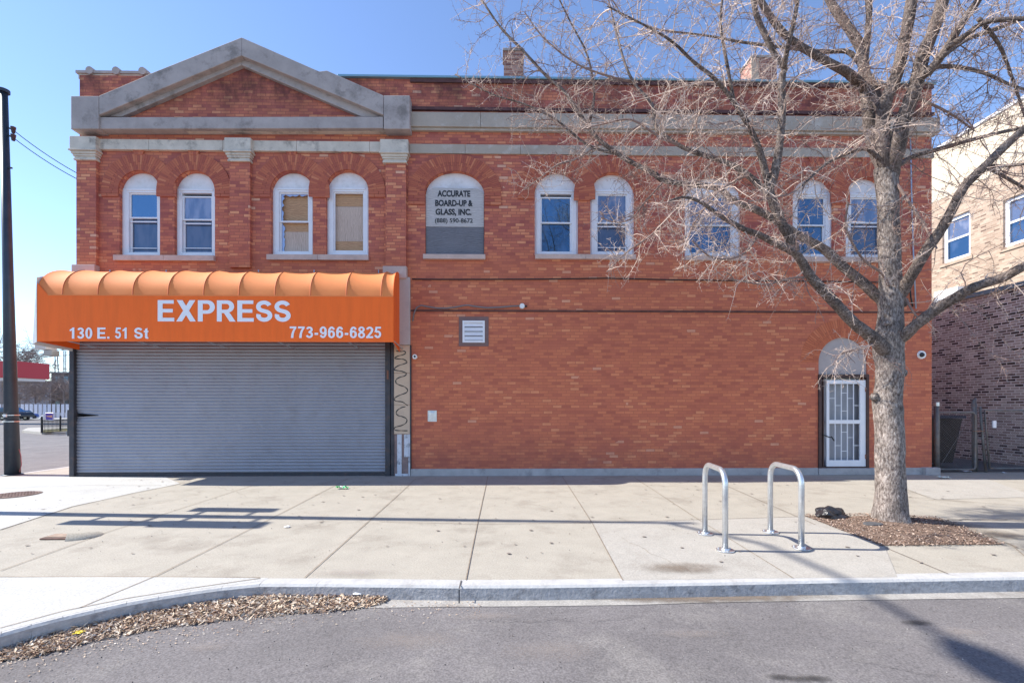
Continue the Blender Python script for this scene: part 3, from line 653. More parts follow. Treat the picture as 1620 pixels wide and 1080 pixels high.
# door ------------------------------------------------------------------------------
MB().vprism(arch_poly(dx0+.001, dx1-.001, F(1333, 592)[1], dz1-.001, rise=(dx1-dx0)/2-.001), .03, .1).build('door_tympanum', M_tymp, B)
fx0, fx1, fz1 = FX(1294), FX(1373.5), F(1333, 592)[1]
df = MB().box(fx0, fx0+.07, -.03, .1, DZ0, fz1).box(fx1-.06, fx1, -.03, .1, DZ0, fz1).box(fx0+.07, fx1-.06, -.03, .1, fz1-.07, fz1).box(fx0+.07, fx1-.06, -.01, .12, DZ0, DZ0+.03).box(fx0+.1, fx0+.13, -.02, .05, DZ0+.03, fz1-.08)
df.build('door_frame', M_brown, B)
MB().box(fx0+.07, fx1-.06, .16, .2, DZ0, fz1-.07).build('door', mat('door_glass_backing', (.30, .31, .35), .3, noise=(3, .1)), B)
gx0, gx1, gz0, gz1 = FX(1307.5), FX(1369.5), F(1333, 737.5)[1], F(1333, 601)[1]
sg = MB(); y0, y1 = -.005, .035
bx0, bx1 = FX(1312), FX(1360.5); bt, bm0, bm1, bb = F(1333, 607)[1], F(1333, 664)[1], F(1333, 670)[1], F(1333, 727.5)[1]
sg.box(gx0, bx0, y0, y1, gz0, gz1).box(bx1, gx1, y0, y1, gz0, gz1).box(bx0, bx1, y0, y1, bt, gz1).box(bx0, bx1, y0, y1, gz0, bb).box(bx0, bx1, y0, y1, bm1, bm0)
gd = sg.build('security_gate', M_white, B, bevel=.004)
bars = MB(); xs = [bx0+(bx1-bx0)*k/5 for k in range(6)]
for k in range(1, 5): bars.box(xs[k]-.008, xs[k]+.008, .005, .02, bb, bm1); bars.box(xs[k]-.008, xs[k]+.008, .005, .02, bm0, bt)
for hi, lo, hs in ((bt, bm0, [(0,.6),(1,.4),(2,.75),(2,.25),(3,.6),(4,.4)]), (bm1, bb, [(1,.4),(2,.77),(2,.25),(3,.62),(4,.4)])):
    for k, f in hs: bars.box(xs[k], xs[k+1], .006, .019, lo+(hi-lo)*f-.006, lo+(hi-lo)*f+.006)
bars.build('gate_bars', M_white, gd)
hx = F(1300, 690)[0]; hz = F(1310, 690)[1]
MB().tube([(hx-.02, -.04, hz+.05), (hx+.1, -.05, hz), (hx+.17, -.05, hz-.02)], .012, 8).tube([(hx+.2,-.03,hz-.0),(hx+.27,-.03,hz-.1)], .014, 8).build('handle', M_black, gd)
for zz in (F(1368, 616)[1], F(1368, 722)[1]): MB().box(gx1-.02, gx1+.03, -.02, 0, zz-.05, zz+.05).build('hinge', mat('rusty_hinge', (.3, .13, .08), .7), gd)
MB().box(fx0-.02, fx1+.02, -.07, .3, 0, DZ0-.002).build('door_step', M_plinth, B, bevel=.01)
# plinth
pz1 = .135
MB().box(XJ+.03, fx0-.025, -.05, 0, -.02, pz1+.02).box(fx1+.025, BX1+.03, -.05, 0, -.02, pz1+.02).box(BX1-.25, BX1+.09, -.13, .0, -.02, pz1+.03).build('plinth', M_plinth, B, bevel=.012)
# thin brick ledges
MB().box(XJ+.03, BX1+.01, -.022, -.001, ZF(493, 700), ZF(490, 700)).build('brick_ledge', mat('dark_ledge', (.12, .05, .04), .9, noise=(4, .4)), B)  # thin strip coloured darker than the wall around it
# shopfront ---------------------------------------------------------------------------
sh_ = thing.__call__ if False else None
zsl0, zsl1 = ZF(748, 300), SZ1+.0
prof = []; pitch = .0735; z = zsl0
sl = MB(); n = int((zsl1-zsl0)/pitch)+1; K = 6
SXa, SXb = FX(120.5), FX(610)
zs_ = []
for i in range(n):
    for k in range(K): zs_.append((zsl0+(i+k/K)*pitch, -.021*math.sin(math.pi*k/K)**.7 if k else .006))
# the forced-up curl in the slats at the left edge
zd = ZF(657, 130)
xcols = [SXa + (SXb-SXa)*t for t in (0, .012, .03, .05, .07, .1, .3, .5, .7, .9, 1)]
vs = []; fs = []; nc = len(xcols)
for zz, yy in zs_:
    for x in xcols:
        dz = 0; t = max(0, 1-(x-SXa)/.5)
        if abs(zz-zd) < .25: dz = (.045 if zz > zd else -.03)*t*math.exp(-abs(zz-zd)/.12)
        vs.append((x, .03+yy+(.02*t if abs(zz-zd) < .1 else 0), zz+dz))
for r_ in range(len(zs_)-1):
    for c in range(nc-1):
        if zs_[r_][0] <= zd < zs_[r_+1][0] and c < 4: continue
        fs.append((r_*nc+c, r_*nc+c+1, (r_+1)*nc+c+1, (r_+1)*nc+c))
M_shut = mat('galvanised_shutter', (.30, .305, .35), .5, .3, noise=(1.2, .06), stains=(2.5, (.22, .205, .21), .3))
so = MB().add(vs, fs).build('roller_shutter', M_shut, B, smooth=True)
MB().box(SXa, SXb, -.01, .06, zsl0-.1, zsl0).build('bottom_rail', M_dark, so)
MB().box(SXa, SXb, .2, .25, 0, SZ1).build('shop_interior', M_black, B)
MB().box(SXa, SXb, .0, .1, -.01, .03).build('threshold', M_dark, B)
MB().box(FX(113), SXa, -.06, .29, 0, SZ1).build('shutter_guide', M_dark, B, bevel=.006)
MB().box(FX(106), FX(112.6), .0, .12, .9, 2.0 if False else ZF(648, 110)).build('meter_channel', M_dark, B, bevel=.005)
MB().box(FX(610.2), FX(618), -.06, .1, 0, SZ1).box(FX(618.6), FX(624), -.04, .1, 0, SZ1-.1).build('shutter_guide', M_dark, B, bevel=.006)
MB().box(FX(613), FX(616), -.075, -.061, ZF(600,615), ZF(586,615)).build('latch', mat('rust', (.2, .09, .06), .8), B)
# corner pier of the shopfront
zp1, zp0 = ZF(440, 640), ZF(546, 640)
MB().box(FX(624), FX(649.5), -.09, -.001, zp0, zp1).build('pier_facing', M_pier, B, bevel=.01)
tp = MB()
for a, b in ((546.5,590),(590.5,639.8),(640.3,686)): tp.box(FX(624.3), FX(649), -.05, -.001, ZF(b,640), ZF(a,640))
tpo = tp.build('tan_panel', M_tan, B)
MB().box(FX(649.2), FX(651), -.045, -.001, 0, zp0).build('corner_trim', M_dark, B)
# spray-painted line
def ribbon(pts, wd, y, name, m, parent):
    mb = MB(); P = []
    for i in range(len(pts)-1):
        p0 = Vector(pts[max(i-1,0)]); p1 = Vector(pts[i]); p2 = Vector(pts[i+1]); p3 = Vector(pts[min(i+2,len(pts)-1)])
        for k in range(6):
            t = k/6; P.append(.5*((2*p1)+(p2-p0)*t+(2*p0-5*p1+4*p2-p3)*t*t+(3*p1-p0-3*p2+p3)*t**3))
    P.append(Vector(pts[-1]))
    L_ = []
    for i, p in enumerate(P):
        t = (P[min(i+1,len(P)-1)]-P[max(i-1,0)]).normalized(); n_ = Vector((-t.y, t.x))*wd*(.35+.35*abs(math.sin(i*.35)))
        L_.append(((p+n_), (p-n_)))
    for i in range(len(P)-1):
        mb.add([(L_[i][0].x,y,L_[i][0].y),(L_[i][1].x,y,L_[i][1].y),(L_[i+1][1].x,y,L_[i+1][1].y),(L_[i+1][0].x,y,L_[i+1][0].y)], [(0,1,2,3)])
    return mb.build(name, m, parent)
g1 = [(300,608),(330,611),(358,610),(368,622),(350,634),(310,645),(290,660),(320,664),(355,668),(378,686),(360,698),(310,715),(286,738),(305,746),(340,752),(375,765)]
g1b = [(376,768),(360,785),(325,795),(300,812),(300,835),(325,850),(360,862),(382,885),(370,905),(330,920),(300,935),(285,952),(305,965),(345,970),(382,996)]
g2 = [(490,258),(455,265),(415,290),(400,318),(420,342),(460,352),(500,375),(495,410),(455,435),(400,450),(378,467),(400,482),(450,485),(508,486)]
ribbon([F(560+a/4.5, 420+b/4.5, -.052) for a, b in g1], .018, -.053, 'graffiti_line', M_graf, tpo)
ribbon([F(560+a/4.5, 420+b/4.5, -.052) for a, b in g1b], .018, -.053, 'graffiti_line', M_graf, tpo)
ribbon([F(560+a/6, 600+b/6, -.052) for a, b in g2], .018, -.053, 'graffiti_line', M_graf, tpo)
zlb = ZF(686.5, 640)
MB().box(FX(624.3), FX(649), -.03, -.001, 0, zlb).build('lower_board', mat('old_wood', (.24, .17, .16), .85, noise=(5, .3), stains=(6, (.12, .1, .1), .5)), B)
bt_ = MB().box(FX(629), FX(636), -.045, -.031, .05, zlb).box(FX(640), FX(646.5), -.045, -.031, ZF(722,640), zlb).box(FX(646.8), FX(649.3), -.045, -.031, .0, zlb).box(FX(626), FX(646), -.045, -.031, 0, .05)
bt_.build('batten', mat('chipped_white_paint', (.58, .6, .66), .8, noise=(7, .1), stains=(9, (.06, .06, .07), .9)), B)
# chimneys ----------------------------------------------------------------------------
for a, b, t_, yy, d_ in ((797, 828, 77, 2.0, .5), (1189, 1229, 88, 2.6, .6)):
    x0, _ = F(a, 100, yy); x1, _ = F(b, 100, yy); zt = F((a+b)/2, t_, yy)[1]
    co = MB().box(x0, x1, yy, yy+d_, ZT-.62, zt-.07).build('chimney', brick_mat('chimney_brick', [(0,(.2,.08,.07)),(.5,(.36,.16,.12)),(1,(.55,.32,.25))], (.42,.33,.29)), B)
    MB().box(x0-.03, x1+.03, yy-.03, yy+d_+.03, zt-.07, zt).build('chimney_cap', M_stone, co, bevel=.01)
MB().box(FX(1189,2.6)-.02, FX(1200,2.6), 2.57, 2.6, ZT, F(1200,92,2.57)[1]).build('chimney_render', M_tan, B)

# ================================================================== things on the facade
# awning
PR = .95
AZB, AZW, AZF_ = F(350, 540.5, -PR)[1], 4.53, F(350, 467, -PR)[1]
aw = thing('awning', 'long orange fabric awning with white lettering over the closed shop shutter', 'awning', (FX(340), -.45, 2.9))
M_orange = mat('orange_canvas', (.97, .155, .014), .75, noise=(2.6, .07, (3, 1, .35)), bump=(9, .12), stains=(2, (.90, .13, .015), .35))
M_orange_top = mat('sunlit_canvas', (.92, .29, .085), .75, noise=(2.2, .04), bump=(140, .05))  # same canvas as the front, lightened: sunlight on the top put into the colour
def translucent(m, amt):
    N = m.node_tree.nodes; L = m.node_tree.links; p = N['Principled BSDF']; t_ = N.new('ShaderNodeBsdfTranslucent'); mx = N.new('ShaderNodeMixShader')
    src = p.inputs['Base Color'].links[0].from_socket; L.new(src, t_.inputs[0]); mx.inputs[0].default_value = amt
    L.new(p.outputs[0], mx.inputs[1]); L.new(t_.outputs[0], mx.inputs[2]); L.new(mx.outputs[0], N['Material Output'].inputs[0])
translucent(M_orange_top, .15)
M_wcanvas = mat('white_canvas', (.8, .8, .78), .7, noise=(5, .05))
xr, xf = FX(632), -2.60
stations = []   # wall point, outward vector, rib index parameter
ribs = [F(p, 467, -PR)[0] for p in (603, 548, 491, 435, 378, 322, 266, 210, 155, 99)]
xR = F(622, 500, -PR)[0]; ribs = [xR] + ribs
XE = F(59, 500, -PR)[0]; XW = XE-.02
NS, NP = 10, 14
top = MB()
def profile(k, sag):
    t = k/NP * math.pi/2; y = -PR*math.sin(t)**.9; z = AZF_ + (AZW-AZF_)*math.cos(t)**.85
    s_ = sag*.034*math.sin(math.pi*(k/NP)**.8)**.7
    return y + s_*math.sin(t), z - s_*(.3+.7*math.cos(t))
def bay(fa, fb):
    vs = []
    for j in range(NS+1):
        t = j/NS; sg_ = (4*t*(1-t))**.8
        for k in range(NP+1):
            y, z = profile(k, sg_); y0_, _ = profile(k, 0); xa, xb = fa(y0_), fb(y0_)
            vs.append((xa+(xb-xa)*t, y, z-(.03*sg_ if k < 3 else 0)))
    top.add(vs, [((j+1)*(NP+1)+k, j*(NP+1)+k, j*(NP+1)+k+1, (j+1)*(NP+1)+k+1)[::-1] for j in range(NS) for k in range(NP)])
rx = lambda y: F(632, 500, 0)[0]+(xR-F(632, 500, 0)[0])*(-y/PR)
for i_, (a, b) in enumerate(zip(ribs, ribs[1:])): bay(rx if i_ == 0 else (lambda y, a=a: a), lambda y, b=b: b)
endx = lambda y: XE+(XW-XE)*(y+PR)/PR
bay(lambda y: ribs[-1], endx)
ato = top.build('awning_top', M_orange_top, aw, smooth=True)
M_pipe = mat('dark_orange_piping', (.55, .13, .04), .7)
for x in ribs[1:]: MB().tube([(x, profile(k, 0)[0]-.002, profile(k, 0)[1]+.002) for k in range(4, NP+1)], [.003+.008*(k-4)/(NP-4) for k in range(4, NP+1)], 5).build('seam_piping', M_pipe, ato)
fr = MB(); fr.add([(x, -PR-.004, z) for x, z in [(XE, AZB), (xR, AZB), (xR, AZF_), (F(76,468,-PR)[0], AZF_), (XE, F(59, 447, -PR)[1])]], [(0,1,2,3,4)])
fo = fr.build('awning_front', M_orange, aw)
MB().vprism([(F(76,468,-PR)[0], AZF_-.02), (xR, AZF_-.02), (xR, AZF_+.002), (F(76,468,-PR)[0], AZF_+.002)], -PR-.009, -PR-.005).build('hem', M_orange_top, fo)
kk = [profile(k, 0) for k in range(NP, -1, -1)]
MB().add([(XE, -PR, AZB)] + [(endx(y), y, z) for y, z in kk] + [(XW, 0, AZB-.06)], [tuple(range(len(kk)+2))]).build('awning_return', M_orange, aw)
MB().add([(XE-.12, -PR+.02, AZB-.06), (XE-.012, -PR, AZB-.01), (XE-.012, -PR, AZF_+.35), (XE-.03, -.05, AZW+.02), (XE-.12, -.0, AZB-.10)], [(0,1,2),(0,2,3),(0,3,4)]).build('side_banner', M_wcanvas, aw)
ep = [(0, AZB-.1)] + [(profile(k, 0)[0], profile(k, 0)[1]) for k in range(NP+1)] + [(-PR, AZB)]
eb = MB(); n_ = len(ep)
xs_of = lambda y: xR + (-.02)
eb.add([(rx(y), y, z) for y, z in ep] + [(rx(y)+.012, y, z) for y, z in ep], [tuple(range(n_))[::-1], tuple(range(n_, 2*n_))] + [(i, (i+1) % n_, n_+(i+1) % n_, n_+i) for i in range(n_)])
eb.build('awning_end_panel', M_orange, aw)
def arc(cx, cy, rx, ry, a0, a1, n=14): return [(cx+rx*math.cos(R(a0+(a1-a0)*i/n)), cy+ry*math.sin(R(a0+(a1-a0)*i/n))) for i in range(n+1)]
def stroke(pts, t):
    L_, Q_ = [], []
    for i, p in enumerate(pts):
        p = Vector(p); a_ = Vector(pts[max(i-1, 0)]); b_ = Vector(pts[min(i+1, len(pts)-1)])
        if 0 < i < len(pts)-1:
            d1 = (p-a_).normalized(); d2 = (b_-p).normalized(); d = (d1+d2).normalized(); k = 1/max(.5, d.dot(d1))
        else: d = (b_-a_).normalized(); k = 1
        n_ = Vector((-d.y, d.x))*t/2*k; L_.append(tuple(p+n_)); Q_.append(tuple(p-n_))
    return L_ + Q_[::-1]
def ell(cx, cy, rx, ry, n=28): return [(cx+rx*math.cos(2*math.pi*i/n), cy+ry*math.sin(2*math.pi*i/n)) for i in range(n)]
T_ = .19
h = T_/2
GL = {   # heavy grotesque capitals and figures, height 1: width, list of (outline, holes)
 'E': (.68, [([(0,0),(.68,0),(.68,.17),(.2,.17),(.2,.42),(.62,.42),(.62,.585),(.2,.585),(.2,.835),(.66,.835),(.66,1),(0,1)], [])]),
 'X': (.80, [([(0,0),(.235,0),(.4,.30),(.565,0),(.80,0),(.52,.51),(.78,1),(.545,1),(.4,.73),(.255,1),(.02,1),(.28,.51)], [])]),
 'P': (.70, [([(0,0),(.2,0),(.2,.365),(.38,.365)]+arc(.40,.6825,.30,.3175,-90,90)+[(0,1)], [[(.2,.53),(.36,.53)]+arc(.37,.6825,.125,.1525,-90,90)+[(.2,.835)]])]),
 'R': (.76, [([(0,0),(.2,0),(.2,.40),(.29,.40),(.53,0),(.77,0),(.56,.36),(.50,.43)]+arc(.42,.71,.29,.29,-52,90)+[(0,1)], [[(.2,.56),(.38,.56)]+arc(.39,.6975,.125,.1375,-90,90)+[(.2,.835)]])]),
 'S': (.68, [(stroke(arc(.335,.71,.235,.195,18,255,18)+arc(.345,.29,.24,.20,75,-198,20), .185), [])]),
 't': (.38, [([(.1,.0+.1),(.16,.02),(.26,-.01),(.37,.01),(.36,.145),(.3,.14),(.285,.18),(.285,.58),(.37,.58),(.37,.72),(.285,.72),(.285,.96),(.1,.87),(.1,.72),(.0,.72),(.0,.58),(.1,.58)], [])]),
 '1': (.56, [([(.22,0),(.41,0),(.41,1),(.26,1),(.17,.88),(.04,.82),(.04,.66),(.22,.74)], [])]),
 '0': (.56, [(ell(.28,.5,.28,.51), [ell(.28,.5,.095,.36)])]),
 '3': (.56, [(stroke(arc(.265,.735,.18,.18,165,-70,14)+[(.24,.535)], .165), []), (stroke([(.2,.54)]+arc(.265,.285,.2,.205,75,-165,16), .165), [])]),
 '5': (.56, [([(.10,1),(.52,1),(.52,.84),(.23,.84),(.205,.68),(.16,.62),(.02,.50)], []), (stroke(arc(.26,.335,.195,.245,135,-165,18), .165), [])]),
 '7': (.56, [([(.02,1),(.54,1),(.54,.86),(.40,.62),(.33,.36),(.30,0),(.11,0),(.15,.36),(.24,.64),(.35,.83),(.02,.83)], [])]),
 '6': (.56, [(ell(.285,.33,.275,.34), [ell(.285,.325,.10,.185)]), (stroke(arc(.30,.5,.215,.42,35,185,16), .165), [])]),
 '9': (.56, [(ell(.275,.67,.275,.34), [ell(.275,.675,.10,.185)]), (stroke(arc(.26,.5,.215,.42,215,365,16), .165), [])]),
 '8': (.56, [(ell(.28,.27,.28,.28), [ell(.28,.27,.11,.13)]), (ell(.28,.76,.25,.25), [ell(.28,.76,.095,.11)])]),
 '2': (.56, [(stroke(arc(.275,.72,.20,.20,170,-20,14)+[(.40,.50),(.12,.12),(.10,.08)], .165), []), ([(.0,0),(.55,0),(.55,.165),(.0,.165)], [])]),
 '-': (.34, [([(.03,.27),(.31,.27),(.31,.45),(.03,.45)], [])]),
 '.': (.24, [([(.04,0),(.22,0),(.22,.18),(.04,.18)], [])]), ' ': (.24, []),
}
def letters(txt, x0, x1, z0, z1, y):
    gap = .085; wsum = sum(GL[c][0]+gap for c in txt)-gap; kx = (x1-x0)/wsum; kz = z1-z0; x = x0; mb = MB(); e = 0
    for c in txt:
        for o_, hs in GL[c][1]:
            e += 1; f = lambda P: [(x+p[0]*kx, z0+p[1]*kz) for p in P]; m_ = sheet(f(o_), [f(h_) for h_ in hs], y-.0006*(e % 3), y+.002); mb.add(m_.v, m_.f)
        x += (GL[c][0]+gap)*kx
    return mb
M_let = mat('white_lettering', (.86, .86, .9), .6)
for txt, a, b, t0, t1 in (('EXPRESS', 249.5, 460, 475, 508.5), ('130', 109.5, 146, 518, 535.5), ('E.', 154, 173.5, 518, 535.5), ('51', 182, 203, 518, 535.5), ('St', 212.5, 235, 518, 535.5), ('773-966-6825', 458, 603.5, 516.5, 534.5)):
    yy = -PR-.011
    letters(txt, F(a,500,yy)[0], F(b,500,yy)[0], F((a+b)/2, t1, yy)[1], F((a+b)/2, t0, yy)[1], yy).build('lettering', M_let, fo)
fm = MB()
for x in ribs[::2]: fm.tube([(x, -.02, AZB-.03), (x, -PR+.03, AZB+.03)], .014, 6)
fm.tube([(ribs[-1], -PR+.03, AZB+.03), (xR, -PR+.03, AZB+.03)], .014, 6)
fm.build('awning_frame', M_galv, aw)
stm = MB()
for p_ in (174, 263, 409, 497, 599): x, z = F(p_, 434, -.03); stm.tube([(x, -.03, z-.1), (x, -.03, z+.1)], .012, 6)
stm.build('stay_rod', M_conduit, aw)
# housing of the shutter under the left end of the awning
lt = thing('flood_light', 'grey flood light box under the left end of the orange awning', 'light', (FX(95), -.4, 2.75))
MB().box(FX(76), FX(94), -.3, -.05, 2.80, 2.93).build('housing', M_pier, lt, bevel=.01)
MB().box(FX(88), FX(102), -.28, -.1, 2.66, 2.79).build('lamp_head', mat('lamp_grey', (.3,.28,.27), .6), lt, bevel=.02)

# louvre vent
lv = thing('wall_vent', 'white louvred vent in a brown rendered surround on the brick wall', 'vent', (*[F(749, 525)[0]], -.0, F(749, 549)[1]))
vx0, vx1, vz0, vz1 = FX(726), FX(773), ZF(547.5, 750), ZF(501, 750)
s = sheet([(vx0,vz0),(vx1,vz0),(vx1,vz1),(vx0,vz1)], [[(FX(734),ZF(540,750)),(FX(765),ZF(540,750)),(FX(765),ZF(509,750)),(FX(734),ZF(509,750))]], -.015, -.001)
s.build('surround', mat('brown_render', (.20, .125, .12), .9, noise=(8, .1)), lv)
wx0, wx1, wz0, wz1 = FX(732), FX(767), ZF(542, 750), ZF(507.5, 750)
s = sheet([(wx0,wz0),(wx1,wz0),(wx1,wz1),(wx0,wz1)], [[(wx0+.045,wz0+.045),(wx1-.045,wz0+.045),(wx1-.045,wz1-.045),(wx0+.045,wz1-.045)]], -.04, -.016)
s.build('frame', M_white, lv)
MB().box(wx0+.02, wx1-.02, -.002, .0-.0005, wz0+.02, wz1-.02).build('backing', M_black, lv)
hh = (wz1-wz0-.09)/4
for k in range(4):
    z = wz0+.045+k*hh
    MB().add([(wx0+.045,-.036,z+.012),(wx1-.045,-.036,z+.012),(wx1-.045,-.01,z+hh),(wx0+.045,-.01,z+hh)], [(0,1,2,3)]).build('slat', M_white, lv)

# cables
def cable(name, label, pts, r, m):
    mb = MB().tube(pts, r, 7); c = pts[0]
    o = mb.build(name, m, loc=c, smooth=True); setp(o, label, 'cable'); return o
def fpt(px, py, y): x, z = F(px, py, y); return (x, y, z)
P = [(653,508),(655,495),(659,486.5),(666,483),(676,485),(690,487.2),(706,487.6),(722,485.5),(735,483),(741,482.8),(752,484.8),(770,486.8),(790,486),(808,484.5),(822,483.8)]
cable('wall_cable', 'grey cable looping along the brick wall to a round white box', [fpt(a, b, -.03) for a, b in P], .016, mat('grey_sheath', (.2, .19, .2), .6))
P = [(652,441.5),(700,442),(780,441.8),(860,441.5),(960,440),(1060,442.5),(1160,444),(1260,444.5),(1360,446),(1440,447)]
cable('wall_cable', 'long thin black cable stretched level across the brick wall below the upper windows', [fpt(a, b, -.03) for a, b in P], .014, M_black)
cable('conduit', 'thin blue grey vertical conduit by the right corner of the brick building', [fpt(a, b, -.03) for a, b in ((1440,200),(1442,300),(1445,400),(1449,488))], .014, M_conduit)
cable('conduit', 'short dark cable hanging down the brick wall near its right corner', [fpt(a, b, -.03) for a, b in ((1439,449),(1441,470),(1444,485))], .016, M_black)
def disc(mb, c, r, y0, y1, n=16, taper=1):
    x, z = c; mb.add([(x+r*math.cos(2*math.pi*i/n), y1, z+r*math.sin(2*math.pi*i/n)) for i in range(n)] + [(x+r*taper*math.cos(2*math.pi*i/n), y0, z+r*taper*math.sin(2*math.pi*i/n)) for i in range(n)],
        [tuple(range(n, 2*n))[::-1], tuple(range(n))] + [(i, (i+1) % n, n+(i+1) % n, n+i) for i in range(n)]); return mb
jb = thing('junction_box', 'round white junction box at the end of the looping wall cable', 'junction box', fpt(826, 484, -.0))
disc(MB(), F(826, 484, -.03), .062, -.05, -.001, taper=.92).build('cover', M_whitecable, jb)
MB().tube([fpt(829,484,-.03), fpt(834,484.5,-.03)], .02, 6).build('plug', M_black, jb)
def dome_cam(px, py, label):
    t = thing('security_camera', label, 'camera', fpt(px, py, 0), 'dome cameras on the brick wall')
    disc(MB(), F(px, py, -.02), .088, -.035, -.001, 20, .9).build('base', M_whitecable, t, bevel=.008)
    mb = MB(); x, z = F(px, py, -.04); vs = []; n = 14
    for j in range(5):
        a = j/5*math.pi/2
        for i in range(n): vs.append((x+.055*math.cos(a)*math.cos(2*math.pi*i/n), -.036-.05*math.sin(a), z+.055*math.cos(a)*math.sin(2*math.pi*i/n)))
    vs.append((x, -.087, z))
    mb.add(vs, [(j*n+i, j*n+(i+1) % n, (j+1)*n+(i+1) % n, (j+1)*n+i) for j in range(4) for i in range(n)] + [(4*n+i, 4*n+(i+1) % n, 5*n) for i in range(n)])
    mb.build('lens_dome', mat('smoked_dome', (.02, .02, .025), .08), t, smooth=True)
dome_cam(1458.5, 561, 'white dome camera on the brick wall right of the tree trunk')
t = thing('security_camera', 'small white bullet camera on the wall edge beside the graffitied panel', 'camera', fpt(657, 565, 0))
disc(MB(), F(656, 565, -.02), .045, -.03, -.001).build('base', M_whitecable, t)
MB().tube([fpt(657,565,-.03), (F(657,565)[0]+.02, -.17, F(657,565)[1]-.0)], .05, 14).build('body', M_whitecable, t, smooth=False)
MB().tube([(F(657,565)[0]+.02, -.172, F(657,565)[1]), (F(657,565)[0]+.02, -.176, F(657,565)[1])], .025, 12).build('lens', M_black, t)
ob = thing('outlet_cover', 'small grey metal cover plate recessed low in the brick wall', 'cover plate', fpt(684, 667, 0))
ox0, ox1, oz0, oz1 = FX(677), FX(691), ZF(666.5, 684), ZF(649, 684)
s = sheet([(ox0,oz0),(ox1,oz0),(ox1,oz1),(ox0,oz1)], [[(ox0+.012,oz0+.012),(ox1-.012,oz0+.012),(ox1-.012,oz1-.012),(ox0+.012,oz1-.012)]], -.02, -.001)
s.build('frame', M_galv, ob)
MB().add([(ox0+.012,-.003,oz0+.012),(ox1-.012,-.003,oz0+.012),((ox0+ox1)/2+.02,-.012,oz1-.05),((ox0+ox1)/2-.02,-.012,oz1-.05),(ox0+.012,-.003,oz1-.012),(ox1-.012,-.003,oz1-.012)], [(0,1,2,3),(0,3,4),(1,5,2),(3,2,5,4)]).build('plate', M_galv, ob)

# ================================================================== neighbours on the right
TAN = [(0,(.18,.12,.09)),(.12,(.33,.235,.175)),(.6,(.42,.31,.235)),(1,(.50,.39,.30))]
M_tanbrick = brick_mat('buff_common_brick', TAN, (.44,.36,.29), bw=.2, bh=.066, mw=.06, ms=.2, dirt=.25)
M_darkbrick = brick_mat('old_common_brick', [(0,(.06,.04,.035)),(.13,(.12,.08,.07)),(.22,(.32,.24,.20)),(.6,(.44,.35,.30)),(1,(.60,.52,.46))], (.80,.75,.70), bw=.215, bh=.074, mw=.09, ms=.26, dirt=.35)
def XS(px, X):       # depth along a wall at x = X seen at photograph column px
    r = ray(px, 600); t = X / r.x; return (CP + r*t).y
def ZS(px, py, X):
    r = ray(px, py); t = X / r.x; return (CP + r*t).z
XN, XU = 13.6, 16.6
zcop = ZS(1620, 452, XN)
N1 = thing('brick_garage', 'lower old brick side building in deep shade behind the chain link gate', 'building', (XN+1.4, 12, 0))
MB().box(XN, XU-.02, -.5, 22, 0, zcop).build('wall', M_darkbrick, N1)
MB().box(XN-.05, XU-.02, -.55, 22, zcop, zcop+.12).build('coping', M_coping, N1)
N2 = thing('tan_brick_building', 'tall tan brick building with cream painted top, sunlit behind the shaded low wall', 'building', (XU+4, 10, 0))
zr = ZS(1620, 157, XU); zcr = ZS(1540, 291, XU)
# window holes are in the x = const plane: build in (y,z) and rotate
wy = [(XS(1491, XU), XS(1535, XU), ZS(1513, 411, XU), ZS(1513, 341, XU)), (XS(1587, XU), XS(1640, XU), ZS(1600, 389, XU), ZS(1600, 312, XU))]
def swap(mb, X):      # (x,y,z) built on plane y=0 with x=-worldy  ->  plane x=X
    mb.v = [(X + y, -x, z) for x, y, z in mb.v]; return mb
holes = [[(-a, c), (-b, c), (-b, d), (-a, d)] for a, b, c, d in wy]
zs2 = ZS(1540, 300, XU)
w1 = sheet([(-20, 0), (4, 0), (4, zcr), (-20, zcr)], holes, 0, .3); swap(w1, XU); w1.box(XU+.3, XU+8, -4, 20, 0, zcr); w1.build('wall', M_tanbrick, N2)
MB().box(XU-.012, XU+8, -4, 20, zcr, zr).build('painted_wall', mat('cream_paint', (.62, .53, .41), .8, noise=(3, .08), bump=(20, .15), stains=(2, (.6, .48, .33), .3)), N2)
MB().box(XU-.06, XU+8.05, -4.05, 20.05, zr, zr+.1).build('coping', M_white, N2)
for k, (a, b, c, d) in enumerate(wy):
    lo, hi = min(a, b), max(a, b)
    s = sheet([(-hi, c), (-lo, c), (-lo, d), (-hi, d)], [[(-hi+.12, c+.12), (-lo-.12, c+.12), (-lo-.12, d-.12), (-hi+.12, d-.12)]], .08, .16); swap(s, XU)
    wo = s.build('window', M_white, N2)
    zm = (c+d)/2
    MB().box(XU+.1, XU+.15, lo+.12, hi-.12, zm-.03, zm+.04).build('sash', M_white, wo)
    MB().box(XU+.13, XU+.14, lo+.12, hi-.12, zm, d-.12).build('pane', M_glass_pale, wo); MB().box(XU+.13, XU+.14, lo+.12, hi-.12, c+.12, zm-.001).build('pane', M_glass_deep, wo)
    MB().box(XU-.04, XU+.1, lo-.1, hi+.1, c-.12, c-.002).build('sill', M_tanbrick, wo)
MB().box(XU-.35, XU-.02, XS(1530, XU), XS(1492, XU), ZS(1510, 478, XU), ZS(1510, 458, XU)).build('white_panel', M_white, N2)
